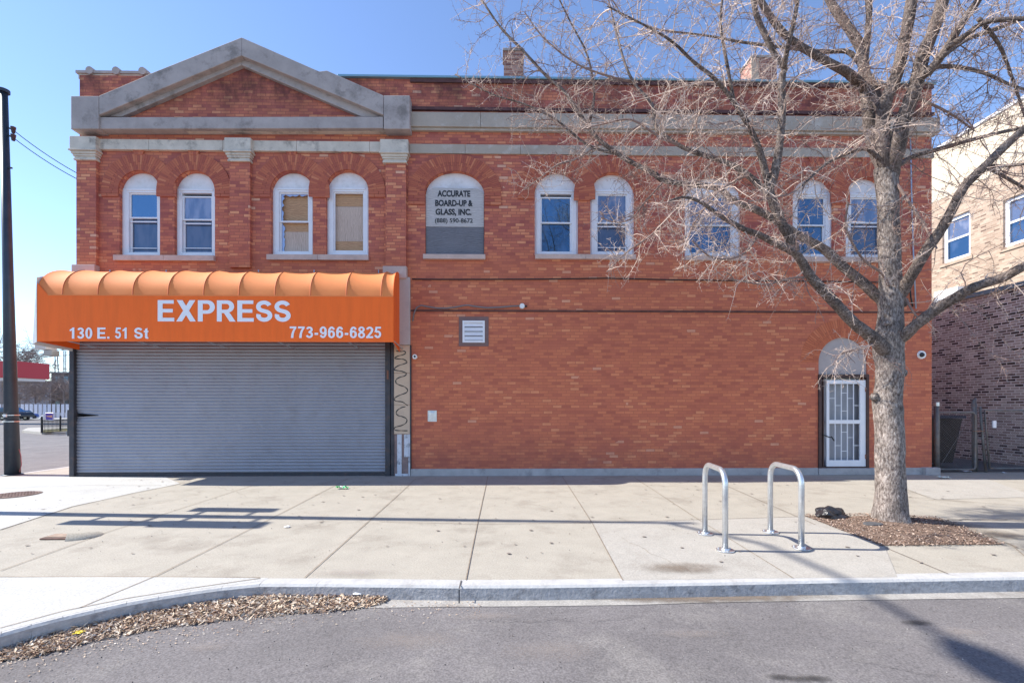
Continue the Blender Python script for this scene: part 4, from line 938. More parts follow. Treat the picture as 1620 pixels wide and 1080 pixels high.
# gap behind the gate: dumpster and dark back
dp = thing('dumpster', 'dark rusty dumpster standing in shade behind the chain link gate', 'dumpster', (10.9, 1.6, 0))
MB().add([(10.4,1.1,.12),(11.45,1.1,.12),(11.55,.95,1.25),(10.3,.95,1.25),(10.4,2.2,.12),(11.45,2.2,.12),(11.55,2.3,1.25),(10.3,2.3,1.25)], [(0,1,2,3),(4,7,6,5),(0,4,5,1),(1,5,6,2),(0,3,7,4)]).build('body', mat('rusty_brown', (.04,.028,.024), .8, noise=(4,.3)), dp)
MB().box(10.25, 11.6, .9, 2.35, 1.26, 1.33).build('lid', mat('navy_plastic', (.018,.02,.045), .6), dp)
# gate and fence of chain link
M_rail = mat('rusty_galvanised_pipe', (.17, .16, .155), .6, .3, noise=(7, .35), stains=(5, (.24, .13, .08), .7))
def mesh_mat():
    m = mat('chain_link_wire', (.20, .19, .185), .6, .3); return m
M_wire = mesh_mat()
def chainlink(mb, x0, x1, z0, z1, y, s=.06, r=.0015):
    # diagonal wires clipped to the panel
    W, H = x1-x0, z1-z0; k = -int(H/s)-1
    while k*s < W:
        for sgn in (1, -1):
            a = k*s; pa = max(0, -a); pb = min(H, W-a)
            if pb > pa:
                xa, xb = x0+a+pa, x0+a+pb
                if sgn < 0: xa, xb = x1-(a+pa), x1-(a+pb)
                mb.tube([(xa, y, z0+pa), (xb, y, z0+pb)], r, 3, cap=False)
        k += 1
gy = .25
gz = lambda py: F(1540, py, gy)[1]; gx = lambda px: F(px, 640, gy)[0]
p1 = thing('gate_post', 'mottled steel gate post against the brick building corner', 'post', (gx(1481.5), gy, 0))
MB().tube([(gx(1481.5), gy, 0), (gx(1481.5), gy, gz(640))], .05, 12).build('post', M_rail, p1, smooth=True)
MB().tube([(gx(1481.5), gy, gz(642)), (gx(1481.5), gy, gz(636))], .058, 12).build('post_cap', M_galv, p1, smooth=False)
g_ = thing('chain_link_gate', 'chain link gate leaf with a diagonal wire in front of the dark dumpster', 'gate', (gx(1515), gy, 0))
x0, x1, z0, z1 = gx(1485), gx(1543), gz(742), gz(652)
MB().tube([(x0,gy,z0),(x1-.05,gy,z0),(x1,gy,z0+.05),(x1,gy,z1-.07),(x1-.07,gy,z1),(x0,gy,z1),(x0,gy,z0)], .024, 8).build('frame', M_rail, g_, smooth=True)
cl = MB(); chainlink(cl, x0, x1, z0, z1, gy); cl.build('wire_mesh', M_wire, g_)
MB().tube([(x0,gy-.02,z0+.05),(x1-.1,gy-.02,z1-.05)], .004, 5).build('brace_wire', M_rail, g_)
MB().box(x1-.03, x1+.16, gy-.04, gy+.03, gz(681), gz(684) + .03).build('latch', mat('rust_latch', (.28,.15,.09), .8), g_)
p2 = thing('gate_post', 'paired steel posts between the two chain link gate leaves', 'post', (gx(1548), gy+.08, 0))
MB().tube([(gx(1546), gy+.08, 0), (gx(1545), gy+.08, gz(632))], .035, 10).tube([(gx(1552), gy+.1, 0), (gx(1549.5), gy+.1, gz(629))], .03, 10).tube([(gx(1561), gy+.02, 0), (gx(1552), gy+.02, gz(644))], .028, 10).build('post', M_rail, p2, smooth=True)
MB().tube([(gx(1546), gy+.02, gz(693)), (gx(1558), gy+.02, gz(693))], .012, 6).build('tie_bar', M_rail, p2)
g2_ = thing('chain_link_gate', 'wide chain link gate leaf sagging at the right edge of the photo', 'gate', (gx(1600), gy-.05, 0))
x0, x1, z0, z1 = gx(1562), gx(1760), gz(740), gz(649)
MB().tube([(x0+.0,gy-.05,z0),(x1,gy-.05,z0),(x1,gy-.05,z1),(x0-.12,gy-.05,z1),(x0,gy-.05,z0)], .022, 8).build('frame', M_rail, g2_, smooth=True)
cl = MB(); chainlink(cl, x0, x1, z0, z1, gy-.05); cl.build('wire_mesh', M_wire, g2_)
MB().box(gx(1565), gx(1570), gy-.09, gy-.06, gz(676), gz(665)).build('tag', M_white, g2_)
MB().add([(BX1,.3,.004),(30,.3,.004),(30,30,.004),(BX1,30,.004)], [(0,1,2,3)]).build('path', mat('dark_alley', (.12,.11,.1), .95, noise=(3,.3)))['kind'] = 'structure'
w_far = MB().box(10.2, 13.5, 9, 9.2, 0, 3).build('wooden_fence', mat('dark_wood', (.05,.04,.035), .9, noise=(6,.3))); setp(w_far, 'dark wooden fence closing the far end of the side passage', 'fence')

# ================================================================== street objects
# bike racks
def rack():
    t = thing('bike_rack', 'x', 'bike rack', (0, 0, 0), 'inverted U bike racks on the pavement')
    hw, H, rb, r = .325, .90, .16, .031
    pts = [(0, hw, 0), (0, hw, H-rb-r)]
    for k in range(1, 9): a = k/8*math.pi/2; pts.append((0, hw-rb+rb*math.cos(a), H-r-rb+rb*math.sin(a)))
    for k in range(0, 9): a = math.pi/2+k/8*math.pi/2; pts.append((0, -hw+rb+rb*math.cos(a), H-r-rb+rb*math.sin(a)))
    pts.append((0, -hw, 0))
    MB().tube(pts, r, 16).build('tube', M_galv, t, smooth=True)
    for s in (1, -1):
        f = MB().tube([(0, s*hw, .0), (0, s*hw, .012)], .095, 24)
        f.tube([(0, s*hw, .012), (0, s*hw, .03)], [.045, .036], 16)
        for k in range(3): a = 2*math.pi*k/3+.5; f.tube([(.07*math.cos(a), s*hw+.07*math.sin(a), .01), (.07*math.cos(a), s*hw+.07*math.sin(a), .024)], .01, 6)
        f.build('flange', M_galv, t, bevel=.003)
    return t
r1 = rack()
def put(t, pa, pb, label):
    a = Vector(G(*pa)); b = Vector(G(*pb)); c = (a+b)/2; t.location = (c.x, c.y, .006)
    d = a-b; t.rotation_euler = (0, 0, math.atan2(d.y, d.x)-math.pi/2); t['label'] = label
put(r1, (1115.5, 845), (1147, 871), 'galvanised inverted U bike rack standing farther from the tree trunk')
r2 = r1.copy(); COL.objects.link(r2)
for c in r1.children: d = c.copy(); COL.objects.link(d); d.parent = r2
put(r2, (1218.5, 842), (1268, 868), 'galvanised inverted U bike rack standing nearer the tree and black bag')

# crumpled bin bag
from mathutils import noise as mn
def bag():
    bm = bmesh.new(); bmesh.ops.create_icosphere(bm, subdivisions=5, radius=1)
    gx_, gy_ = G(1316, 820)
    for v in bm.verts:
        p = v.co.copy(); n = mn.ridged_multi_fractal(p*1.9+Vector((3,1,2)), .9, 2.2, 4, 1, 2)*.06 + mn.noise(p*1.3)*.35
        k = 1+n-.2; v.co = Vector((p.x*.245*k*(1+.15*p.x), p.y*.17*k, max(0, (p.z*.13+.045)*k*(1 if p.z > 0 else .5))))
        if v.co.x < -.15: v.co.z *= max(.25, 1+(v.co.x+.15)*9)
    me = bpy.data.meshes.new('plastic_bag'); bm.to_mesh(me); bm.free(); me.materials.append(mat('black_polythene', (.025,.025,.03), .3, spec=.6, bump=(22,.8)))
    o = bpy.data.objects.new('plastic_bag', me); COL.objects.link(o); o.location = (gx_, gy_, .012); setp(o, 'crumpled black plastic bag lying at the edge of the mulch', 'bag')
bag()
# manhole, broken cover, litter
mc = thing('manhole_cover', 'round rusty manhole cover in the pale pavement at the left edge', 'manhole cover', (*G(22, 783), 0))
cx, cy = G(22, 783)
def flat_disc(cx, cy, r, z0, z1, n=36):
    return MB().tube([(cx, cy, z0), (cx, cy, z1)], r, n)
flat_disc(cx, cy, .36, .0, .010).build('rim', mat('rusty_iron_rim', (.13,.085,.07), .8), mc)
lid = flat_disc(cx, cy, .32, .010, .016)
for k in range(-5, 6):
    for j in range(-5, 6):
        if k*k+j*j < 27: lid.box(cx+k*.055-.016, cx+k*.055+.016, cy+j*.055-.016, cy+j*.055+.016, .0158, .021)
lid.build('lid', mat('rusty_iron', (.22,.14,.115), .8, noise=(12,.2)), mc)
vc = thing('valve_cover', 'broken sunken iron valve box with a raised concrete lip in the tan pavement', 'valve cover', (*G(122, 848), 0))
cx, cy = G(104, 850); ex, ey = G(147, 848)
MB().box(cx-.22, cx+.1, cy-.10, cy+.11, .0, .022).build('frame', mat('rusted_frame', (.16,.09,.07), .85, noise=(12,.4)), vc, bevel=.01)
MB().box(cx-.18, cx+.06, cy-.07, cy+.08, .022, .028).build('lid', mat('dirt_lid', (.34,.25,.19), .9, noise=(14,.3)), vc)
lp = MB(); prev = []
for i in range(9):
    a = -1.3+i*.25; 
    ring_ = [(ex-.22+.30*math.cos(a)*1.0, ey+.22*math.sin(a), .001), (ex-.22+.24*math.cos(a), ey+.17*math.sin(a), .085-.006*i), (ex-.22+.14*math.cos(a), ey+.1*math.sin(a), .003)]
    lp.v += ring_
for i in range(8):
    for k in range(2): lp.f.append((i*3+k, (i+1)*3+k, (i+1)*3+k+1, i*3+k+1)); lp.mi.append(0)
lp.build('concrete_lip', M_conc, vc, smooth=True)
def litter(name, label, cat, px, py, col, size, z=.01, seed=1, rough=.6):
    rr = random.Random(seed); mb = MB(); n = 5; cx, cy = G(px, py, 0 if z > -.05 else RZ); vs = []
    for i in range(n):
        for j in range(n):
            u, v = i/(n-1)-.5, j/(n-1)-.5
            vs.append((cx+u*size+rr.uniform(-.1,.1)*size, cy+v*size*.8+rr.uniform(-.1,.1)*size, z+rr.uniform(0,.22)*size*(.4 if (i in (0,n-1) or j in (0,n-1)) else 1)))
    mb.add(vs, [(i*n+j, (i+1)*n+j, (i+1)*n+j+1, i*n+j+1) for i in range(n-1) for j in range(n-1)])
    o = mb.build(name, mat(name+'_mat', col, rough), loc=(cx, cy, 0)); setp(o, label, cat); return o
def two_tone(px, py):
    cx, cy = G(px, py); rr = random.Random(5); t = thing('snack_wrapper', 'crumpled green and white snack wrapper on the pavement before the shutter', 'litter', (cx, cy, 0))
    for k, c in enumerate(((.02,.45,.12), (.8,.8,.8), (.03,.5,.16))):
        mb = MB(); ox = (k-1)*.07; vs = []
        for i in range(4):
            for j in range(4): vs.append((cx+ox+(i/3-.5)*.09, cy+(j/3-.5)*.1, .012+rr.uniform(0,.045)))
        mb.add(vs, [(i*4+j, (i+1)*4+j, (i+1)*4+j+1, i*4+j+1) for i in range(3) for j in range(3)]); mb.build('foil_fold', mat('wrapper_foil', c, .35), t)
two_tone(541, 773)
litter('paper_scrap', 'scrap of white paper on the tan pavement right of the lamp shadow', 'litter', 454, 834, (.8,.8,.8), .07, seed=2)
litter('paper_scrap', 'white paper at the foot of the roller shutter near its left end', 'litter', 166, 752.5, (.75,.72,.7), .11, seed=3)
litter('paper_cup', 'white crushed cup lying before the chain link gate', 'litter', 1529, 746, (.75,.78,.85), .22, seed=4)
litter('paper_scrap', 'small white scrap near the right edge below the wide gate leaf', 'litter', 1587, 748, (.75,.78,.85), .11, seed=5)
litter('plastic_bag', 'flattened clear plastic bag just outside the building shadow by the gate', 'litter', 1493, 756, (.62,.64,.56), .2, seed=6)
rb_ = MB(); a = G(1424, 935.5, RZ); b = G(1462, 934.5, RZ); strip(rb_, a, b, .018, RZ+.012); rb_.v = rb_.v + [(x, y, RZ+.016) for x, y, z in rb_.v]; rb_.f += [(4,5,6,7)]; rb_.mi += [0]
setp(rb_.build('red_straw', mat('red_plastic', (.75,.03,.02), .4), loc=(*a, RZ)), 'thin red plastic straw lying in the gutter', 'litter')
litter('yellow_wrapper', 'tiny yellow wrapper among the dead leaves in the gutter', 'litter', 125, 1006, (.85,.65,.05), .06, z=RZ+.03, seed=8)
litter('paper_scrap', 'white torn label half buried in the dead leaves by the kerb', 'litter', 163, 978, (.7,.72,.8), .07, z=RZ+.06, seed=9)
litter('paper_scrap', 'round white scrap at the right end of the leaf drift', 'litter', 566, 947, (.75,.75,.75), .07, z=RZ+.05, seed=10)
# scattered tiny specks of grit on the road: stuff
gr = MB(); rr = random.Random(11)
for k in range(2200):
    x = rr.uniform(-6, 8); y = rr.uniform(-9.6, -6.4)
    s_ = rr.uniform(.002, .006); gr.add([(x-s_,y,RZ+.002),(x,y-s_,RZ+.002),(x+s_,y,RZ+.002),(x,y+s_,RZ+.002),(x,y,RZ+.002+s_)], [(0,1,4),(1,2,4),(2,3,4),(3,0,4)])
for k in range(500):
    x = rr.uniform(-8, 9); y = rr.uniform(-5.9, -.3)
    s_ = rr.uniform(.003, .008); gr.add([(x-s_,y,.006),(x,y-s_,.006),(x+s_,y,.006),(x,y+s_,.006),(x,y,.006+s_)], [(0,1,4),(1,2,4),(2,3,4),(3,0,4)])
gr.build('grit', island_mat('grit', [(0,(.05,.04,.04)),(.6,(.24,.21,.19)),(1,(.45,.42,.39))]))['kind'] = 'stuff'
# leaf drift along the kerb
LE = island_mat('dead_leaf', [(0,(.20,.115,.075)),(.2,(.40,.265,.18)),(.5,(.58,.44,.315)),(.85,(.70,.585,.45)),(1,(.78,.71,.61))], .8)
def leaf(mb, x, y, z, s, rr, flat=.6, thin=1.0):
    a = rr.uniform(0, 6.28); t1 = rr.uniform(-flat, flat); t2 = rr.uniform(-flat, flat)
    u = Vector((math.cos(a), math.sin(a), t1)); v = Vector((-math.sin(a), math.cos(a), t2))*rr.uniform(.3, .6)*thin; c = Vector((x, y, z))
    lift = Vector((0,0,rr.uniform(0,.4)*s))
    mb.add([c-u*s, c-v*s*.9+lift*.2, c+u*s, c+v*s*.9+lift], [(0,1,2),(0,2,3)])
lf = MB(); rr = random.Random(5)
LK = [(-150,1048,1160),(0,1006,1040),(50,993,1034),(100,981,1022),(150,969,1008),(200,959,999),(250,950,989),(300,941,983),(350,936,976),(400,929,972),(450,928,967),(500,929,963),(550,933,960),(600,938,950),(612,941,945)]
nleaf = 0
while nleaf < 19000:
    px = rr.uniform(-150, 612)
    for a, b in zip(LK, LK[1:]):
        if a[0] <= px <= b[0]:
            t = (px-a[0])/(b[0]-a[0]); ya = a[1]+(b[1]-a[1])*t; yb = a[2]+(b[2]-a[2])*t
    v = rr.betavariate(1.05, 1.3); py = ya+2+(yb+5-ya)*v; x, y = G(px, py, RZ)
    hgt = .055*(1-v)**.8; leaf(lf, x, y, RZ+.008+rr.uniform(0, hgt), rr.uniform(.008, .030)*(1 if rr.random()<.9 else 1.4), rr, .7, .6); nleaf += 1
for k in range(1500):
    px = rr.uniform(-50, 760); x, y = G(px, min(1075, max(952, 1040-px*.16))+abs(rr.gauss(0, 14)), RZ)
    if rr.random() < .5: leaf(lf, x, y, RZ+.008, rr.uniform(.004, .012), rr, .3)
lf.build('leaf_litter', LE)['kind'] = 'stuff'

# ================================================================== tree pit
pit = [G(1273,816), G(1394,863), G(1586,861), G(1480,819)]
mu = MB(); n = 24; vs = []
A_, B_, C_, D_ = [Vector(p) for p in pit]
TX, TY = G(1410, 828)
def pit_h(x, y): d = math.hypot(x-TX, y-TY); return .012+.05*math.exp(-(d/.55)**2)
for i in range(n+1):
    for j in range(n+1):
        u, v = i/n, j/n; p = (A_*(1-u)+D_*u)*(1-v)+(B_*(1-u)+C_*u)*v
        e = min(u, v, 1-u, 1-v); vs.append((p.x, p.y, .006+(pit_h(p.x, p.y)-.006+random.uniform(0,.012))*min(1, e*8)))
mu.add(vs, [(i*(n+1)+j, i*(n+1)+j+1, (i+1)*(n+1)+j+1, (i+1)*(n+1)+j) for i in range(n) for j in range(n)])
o = mu.build('tree_pit_soil', mat('mulch_soil', (.17,.115,.085), .95, noise=(25,.4))); o['kind'] = 'structure'
if o.data.polygons[0].normal.z < 0: o.data.flip_normals()
ml = MB(); rr = random.Random(9)
for k in range(9500):
    u, v = rr.uniform(-.02, 1.02), rr.uniform(-.03, 1.03); p = (A_*(1-u)+D_*u)*(1-v)+(B_*(1-u)+C_*u)*v
    leaf(ml, p.x, p.y, pit_h(p.x, p.y)+rr.uniform(.002,.012), rr.uniform(.004, .017), rr, .6)
ml.build('mulch', island_mat('bark_chip', [(0,(.10,.065,.05)),(.4,(.24,.155,.12)),(.75,(.38,.27,.21)),(1,(.58,.47,.39))]))['kind'] = 'stuff'
for px, py, lb in ((1381,834,'dark flat stone in the mulch left of the trunk foot'), (1437,833,'dark flat stone tucked right under the trunk foot')):
    x, y = G(px, py); o = flat_disc(x, y, .1, .02, .06, 9).build('stone', mat('slate', (.09,.09,.095), .8, noise=(10,.2)), loc=(x, y, .02), bevel=.01); o.scale = (1.25, .8, 1); setp(o, lb, 'stone')

# ================================================================== the tree
DT = (Vector((TX, TY, 0))-CP).dot(FV)
T = thing('street_tree', 'bare branching street tree with thick mottled trunk growing from the mulch bed', 'tree', (TX, TY, 0))
def bark_mat(name, c1, c2, c3, sc=(1,1,.4)):
    m = mat(name, c1, .9); N = m.node_tree.nodes; L = m.node_tree.links; tc = N.new('ShaderNodeTexCoord'); mp = N.new('ShaderNodeMapping'); mp.inputs['Scale'].default_value = sc
    L.new(tc.outputs['Object'], mp.inputs[0]); nz = N.new('ShaderNodeTexNoise'); nz.inputs['Scale'].default_value = 48; nz.inputs['Detail'].default_value = 6; nz.inputs['Roughness'].default_value = .7; L.new(mp.outputs[0], nz.inputs['Vector'])
    cr = N.new('ShaderNodeValToRGB'); e = cr.color_ramp.elements; e[0].position = .36; e[0].color = (*c2, 1); e[1].position = .66; e[1].color = (*c3, 1); k = e.new(.5); k.color = (*c1, 1)
    L.new(nz.outputs[0], cr.inputs[0])
    n2 = N.new('ShaderNodeTexNoise'); n2.inputs['Scale'].default_value = 5; n2.inputs['Detail'].default_value = 6; L.new(tc.outputs['Object'], n2.inputs['Vector'])
    mr = N.new('ShaderNodeMapRange'); mr.inputs['From Min'].default_value = .35; mr.inputs['From Max'].default_value = .65; mr.inputs['To Min'].default_value = .72; mr.inputs['To Max'].default_value = 1.25; L.new(n2.outputs[0], mr.inputs[0])
    s_ = N.new('ShaderNodeVectorMath'); s_.operation = 'SCALE'; L.new(cr.outputs[0], s_.inputs[0]); L.new(mr.outputs[0], s_.inputs['Scale']); L.new(s_.outputs[0], N['Principled BSDF'].inputs['Base Color'])
    b = N.new('ShaderNodeBump'); b.inputs['Strength'].default_value = .9; b.inputs['Distance'].default_value = .02; L.new(nz.outputs[0], b.inputs['Height']); L.new(b.outputs[0], N['Principled BSDF'].inputs['Normal'])
    N['Principled BSDF'].inputs['Specular IOR Level'].default_value = .2
    return m
M_bark = bark_mat('grey_bark', (.235,.195,.175), (.08,.062,.055), (.44,.39,.36))
M_limb = bark_mat('limb_bark', (.165,.13,.115), (.07,.052,.045), (.29,.245,.22), (1,1,.6))
M_twig = mat('pale_twigs', (.57,.445,.375), .8, noise=(3,.15))
M_twig2 = mat('brown_twigs', (.26,.18,.155), .85, noise=(3,.2))
def limb_pts(pxs, d0, d1, r0, r1):
    P = []; n = len(pxs)
    for i, (a, b) in enumerate(pxs):
        t = i/(n-1); d = d0+(d1-d0)*t; p = PD(a, b, d); P.append((p, (r0+(r1-r0)*t**.75)))
    # resample as smooth curve
    out = []
    for i in range(n-1):
        p0 = P[max(i-1,0)][0]; p1 = P[i][0]; p2 = P[i+1][0]; p3 = P[min(i+2,n-1)][0]
        for k in range(4):
            t = k/4; q_ = .5*((2*p1)+(p2-p0)*t+(2*p0-5*p1+4*p2-p3)*t*t+(3*p1-p0-3*p2+p3)*t**3)
            out.append((q_, P[i][1]+(P[i+1][1]-P[i][1])*t))
    out.append(P[-1]); return out
def tree_tube(mb, lp_, n=10, rough=.05, seed=0):
    rr = random.Random(seed); pts = [p for p, r in lp_]; rad = [r*(1+rr.uniform(-rough, rough)) for p, r in lp_]; mb.tube(pts, rad, n)
u = .0084
trunk = [(1410,836,25+5),(1410,826,27.5),(1409,810,25.5),(1409,785,24.5),(1408,750,23),(1407,700,21.5),(1406,660,21.5),(1406,648,22.5),(1405,635,22),(1407,610,20),(1407,580,20),(1404,555,22.5),(1405,535,23),(1408,512,19.5),(1410,490,18.5),(1410,470,20),(1409,450,17.5),(1408,420,16.5),(1407,380,16.5),(1405,340,16),(1404,310,16),(1403,285,16.5),(1403,265,18)]
tm = MB(); lpx = [(PD(a, b, DT), r*u*.89) for a, b, r in trunk]
# dense rings with lumps
dense = []
for i in range(len(lpx)-1):
    for k in range(4):
        t = k/4; dense.append((lpx[i][0].lerp(lpx[i+1][0], t), lpx[i][1]*(1-t)+lpx[i+1][1]*t))
dense.append(lpx[-1]); nS = 28; vs = []
for p, r in dense:
    for j in range(nS):
        a = 2*math.pi*j/nS; d = Vector((math.cos(a), math.sin(a), 0)); q_ = p+d*r
        n_ = mn.noise(Vector((q_.x*5, q_.y*5, q_.z*2.2)))*.13+mn.noise(Vector((q_.x*22, q_.y*22, q_.z*9)))*.05
        fl = .0
        if p.z < .3: fl = (.3-p.z)*.45*max(0, math.sin(a*5+1)*.5+.5)
        vs.append(p+d*r*(1+n_+fl))
m_ = len(dense); tm.add(vs, [(i*nS+j, i*nS+(j+1) % nS, (i+1)*nS+(j+1) % nS, (i+1)*nS+j) for i in range(m_-1) for j in range(nS)])
def knob(px, py, r, dd=0):
    c = PD(px, py, DT-dd); vs = []; n = 10
    for j in range(1, 6):
        b = math.pi*j/6
        for i in range(n):
            a = 2*math.pi*i/n; q_ = Vector((math.sin(b)*math.cos(a), math.sin(b)*math.sin(a), math.cos(b))); vs.append(c+q_*r*(1+.25*mn.noise(q_*3+c)))
    tm.add(vs, [((j*n+i), (j*n+(i+1) % n), ((j+1)*n+(i+1) % n), ((j+1)*n+i)) for j in range(4) for i in range(n)] + [tuple(range(n)), tuple(range(4*n, 5*n))])
knob(1384, 628, .055); knob(1428, 590, .055, .04); knob(1428, 478, .07); knob(1404, 511, .035, .17)
tm.build('trunk', M_bark, T, smooth=True)
LIMBS = [
 # px polyline, depth start offset, end offset, r0, r1 (px)
 ([(1402,556),(1385,538),(1368,524),(1350,510),(1319,477),(1283,438),(1269,415),(1256,399),(1228,385),(1200,371),(1178,363),(1150,348),(1129,334),(1105,318),(1080,312),(1058,318)], -.05,-1.0, 11,1.2),
 ([(1256,399),(1250,375),(1236,352),(1217,302),(1224,283),(1236,205),(1237,126),(1240,107),(1224,82),(1199,31),(1192,0),(1185,-40)], -.45,-.9, 8,3),
 ([(1240,107),(1246,76),(1259,19),(1265,-30)], -.8,-1.2, 4,2),
 ([(1405,492),(1397,477),(1382,463),(1367,449),(1333,421),(1306,396),(1282,382),(1261,371),(1220,344),(1190,329),(1160,317),(1131,297),(1056,287),(1030,272),(996,255),(952,225),(931,201),(913,175),(893,145),(863,119),(827,80),(792,44),(762,0)], 0,1.1, 9.5,1.8),
 ([(1236,345),(1217,310),(1183,277),(1151,258),(1115,246),(1076,231),(1038,201),(1032,166),(1002,130),(985,89),(970,30)], -.5,.3, 5.5,1.6),
 ([(1217,296),(1202,239),(1186,202),(1161,161),(1130,124),(1097,98),(1062,65),(1010,35),(960,10)], -.55,-1.4, 5.5,.7),
 ([(1403,275),(1394,258),(1378,214),(1372,157),(1366,104),(1362,76),(1340,41),(1315,6),(1300,-30)], 0,.5, 11,6),
 ([(1366,110),(1369,90),(1372,63),(1375,19),(1372,-30)], .3,.2, 6,4.5),
 ([(1368,140),(1352,125),(1337,113),(1309,98),(1255,66),(1227,38),(1202,0),(1185,-30)], .2,-.5, 8,4),
 ([(1359,98),(1340,82),(1309,82),(1271,79),(1214,72),(1167,66),(1120,57),(1060,50)], .3,.9, 4.5,1.5),
 ([(1403,270),(1399,249),(1396,202),(1400,164),(1419,117),(1429,72),(1438,28),(1444,-20)], 0,-.5, 12,6.5),
 ([(1397,176),(1388,158),(1378,130),(1370,118)], -.1,.2, 8,6),
 ([(1407,280),(1412,258),(1419,236),(1429,189),(1448,139),(1460,88),(1476,50),(1492,0),(1500,-30)], 0,-.7, 13,7),
 ([(1455,120),(1473,110),(1498,76),(1523,35),(1548,0),(1560,-25)], -.4,-1.1, 7,4),
 ([(1498,76),(1526,57),(1561,35),(1620,30),(1680,26)], -.8,-1.4, 4,2.5),
 ([(1490,90),(1529,63),(1580,45),(1640,20)], -.7,-.2, 4,2.2),
 ([(1414,478),(1428,460),(1437,443),(1447,427),(1467,393),(1489,363),(1506,332),(1525,296),(1558,263),(1600,222),(1660,170)], 0,-1.0, 10,4.5),
 ([(1410,546),(1431,530),(1450,513),(1483,488),(1511,471),(1542,454),(1589,438),(1620,421),(1690,390)], 0,-1.2, 10,5),
 ([(1405,262),(1422,261),(1441,249),(1467,241),(1517,227),(1577,211),(1620,202),(1680,190)], 0,.9, 5,2.5),
 ([(1400,262),(1372,236),(1340,243),(1309,258),(1290,274),(1262,300)], 0,-.8, 3.6,1.4),
 ([(1558,263),(1590,280),(1625,300),(1680,330)], -.7,-.4, 3,1.5),
 ([(1558,263),(1600,262),(1650,255)], -.7,-1.2, 3,1.5),
 ([(1480,290),(1500,180),(1560,230),(1600,310)][0:0] or [(1440,150),(1500,178),(1540,205),(1530,190)], -.3,.5, 2.5,1),
 ([(1461,110),(1500,105),(1555,115),(1600,135),(1650,150)], -.5,.5, 4,1.8),
 ([(1548,30),(1580,70),(1600,120),(1620,180)], -1.0,-.6, 3,1.5),
 # bare arching shoots that hang off the lower limbs and cross the wall
 ([(1200,371),(1178,400),(1150,410),(1120,404),(1095,380)], -.6,-.9, 2,1),
 ([(1050,287),(1020,320),(1000,345),(975,352),(950,344)], .6,.4, 2,.9),
 ([(952,225),(915,250),(880,262),(850,285),(830,300)], .8,.6, 2,.9),
 ([(980,245),(930,230),(880,190),(830,165),(780,150),(720,118)], .75,.9, 3,1.1),
 ([(930,210),(900,200),(860,195),(830,180)], .8,1.3, 2,1),
 ([(1076,231),(1040,215),(1000,190),(960,195),(920,205)], -.1,-.2, 2.5,1.1),
 ([(1130,250),(1090,300),(1060,340),(1030,372),(990,400),(960,430)], -.2,-.5, 2.4,.9),
 ([(1183,277),(1140,300),(1100,350),(1080,400)], -.4,-.9, 2.4,.9),
 ([(1319,477),(1330,440),(1290,420),(1262,440)][0:0] or [(1283,438),(1250,440),(1210,450),(1150,440)], -.3,-.8, 2,.8),
 ([(1406,452),(1395,432),(1370,415),(1352,390),(1338,360),(1342,320)], -.1,-.8, 2.4,1.2),
 ([(1388,540),(1360,552),(1330,560),(1318,577)], -.1,-.5, 2,.9),
 ([(1418,290),(1445,330),(1470,370),(1482,393)], -.1,-.5, 2.5,1.2),
 ([(1431,470),(1450,500),(1462,498),(1480,470)], -.1,-.3, 1.8,.9),
 ([(1002,130),(960,120),(910,100),(860,60),(830,20)], .2,.2, 2.5,1),
 ([(931,201),(940,150),(930,90),(905,40),(880,-10)], .9,.6, 3,1.2),
 ([(1161,161),(1150,100),(1140,40),(1145,-20)], -.8,-1.0, 3,1.5),
]
crown = MB(); rr = random.Random(21); limb_objs = []
nl = 0
allp = []
for k, (pxs, a, b, r0, r1) in enumerate(LIMBS):
    if len(pxs) < 2: continue
    lp_ = limb_pts(pxs, DT+a, DT+b, r0*u*(1 if r0 > 3 else .9), r1*u)
    mb = MB(); tree_tube(mb, lp_, 12 if r0 > 6 else 7, .06, k)
    if r0 > 2.6: mb.build('limb', M_limb, T, smooth=True)
    else: crown.add(mb.v, mb.f, 1)
    allp.append((k, lp_, r0))
up = Vector((0, 0, 1))
def rv(s=1): return Vector((rr.gauss(0, s), rr.gauss(0, s), rr.gauss(0, s)))
cnt = [0]
def twig(p, d, L_, r, nseg, sides, level, m, droop):
    pts = [p]; rad = [r]; q_ = p.copy(); d = d.normalized(); wander = rv(.16)
    for i in range(nseg):
        if i % 2 == 0: wander = rv(.17)
        d = (d+wander+Vector((0,0,droop))).normalized()
        q_ = q_+d*L_/nseg
        if q_.y > -.35: q_.y = -.35; d.y = -abs(d.y)
        pts.append(q_.copy()); rad.append(r*(1-.7*(i+1)/nseg))
    crown.tube(pts, rad, sides, cap=False, m=m); cnt[0] += 1
    return pts
def spurs(pts, per_m, lmin, lmax, r, m):
    for a, b in zip(pts, pts[1:]):
        Ls = (b-a).length; n = int(Ls*per_m+rr.random())
        ax = (b-a).normalized()
        for _ in range(n):
            p = a.lerp(b, rr.random()); d = rv().normalized(); d = (d-ax*d.dot(ax)*.6)
            l_ = rr.uniform(lmin, lmax); d.normalize()
            mid = p+d*l_*.5; end = mid+(d+rv(.35)).normalized()*l_*.5
            crown.tube([p, mid, end], [r, r*.8, r*.45], 3, cap=False, m=m); cnt[0] += 1
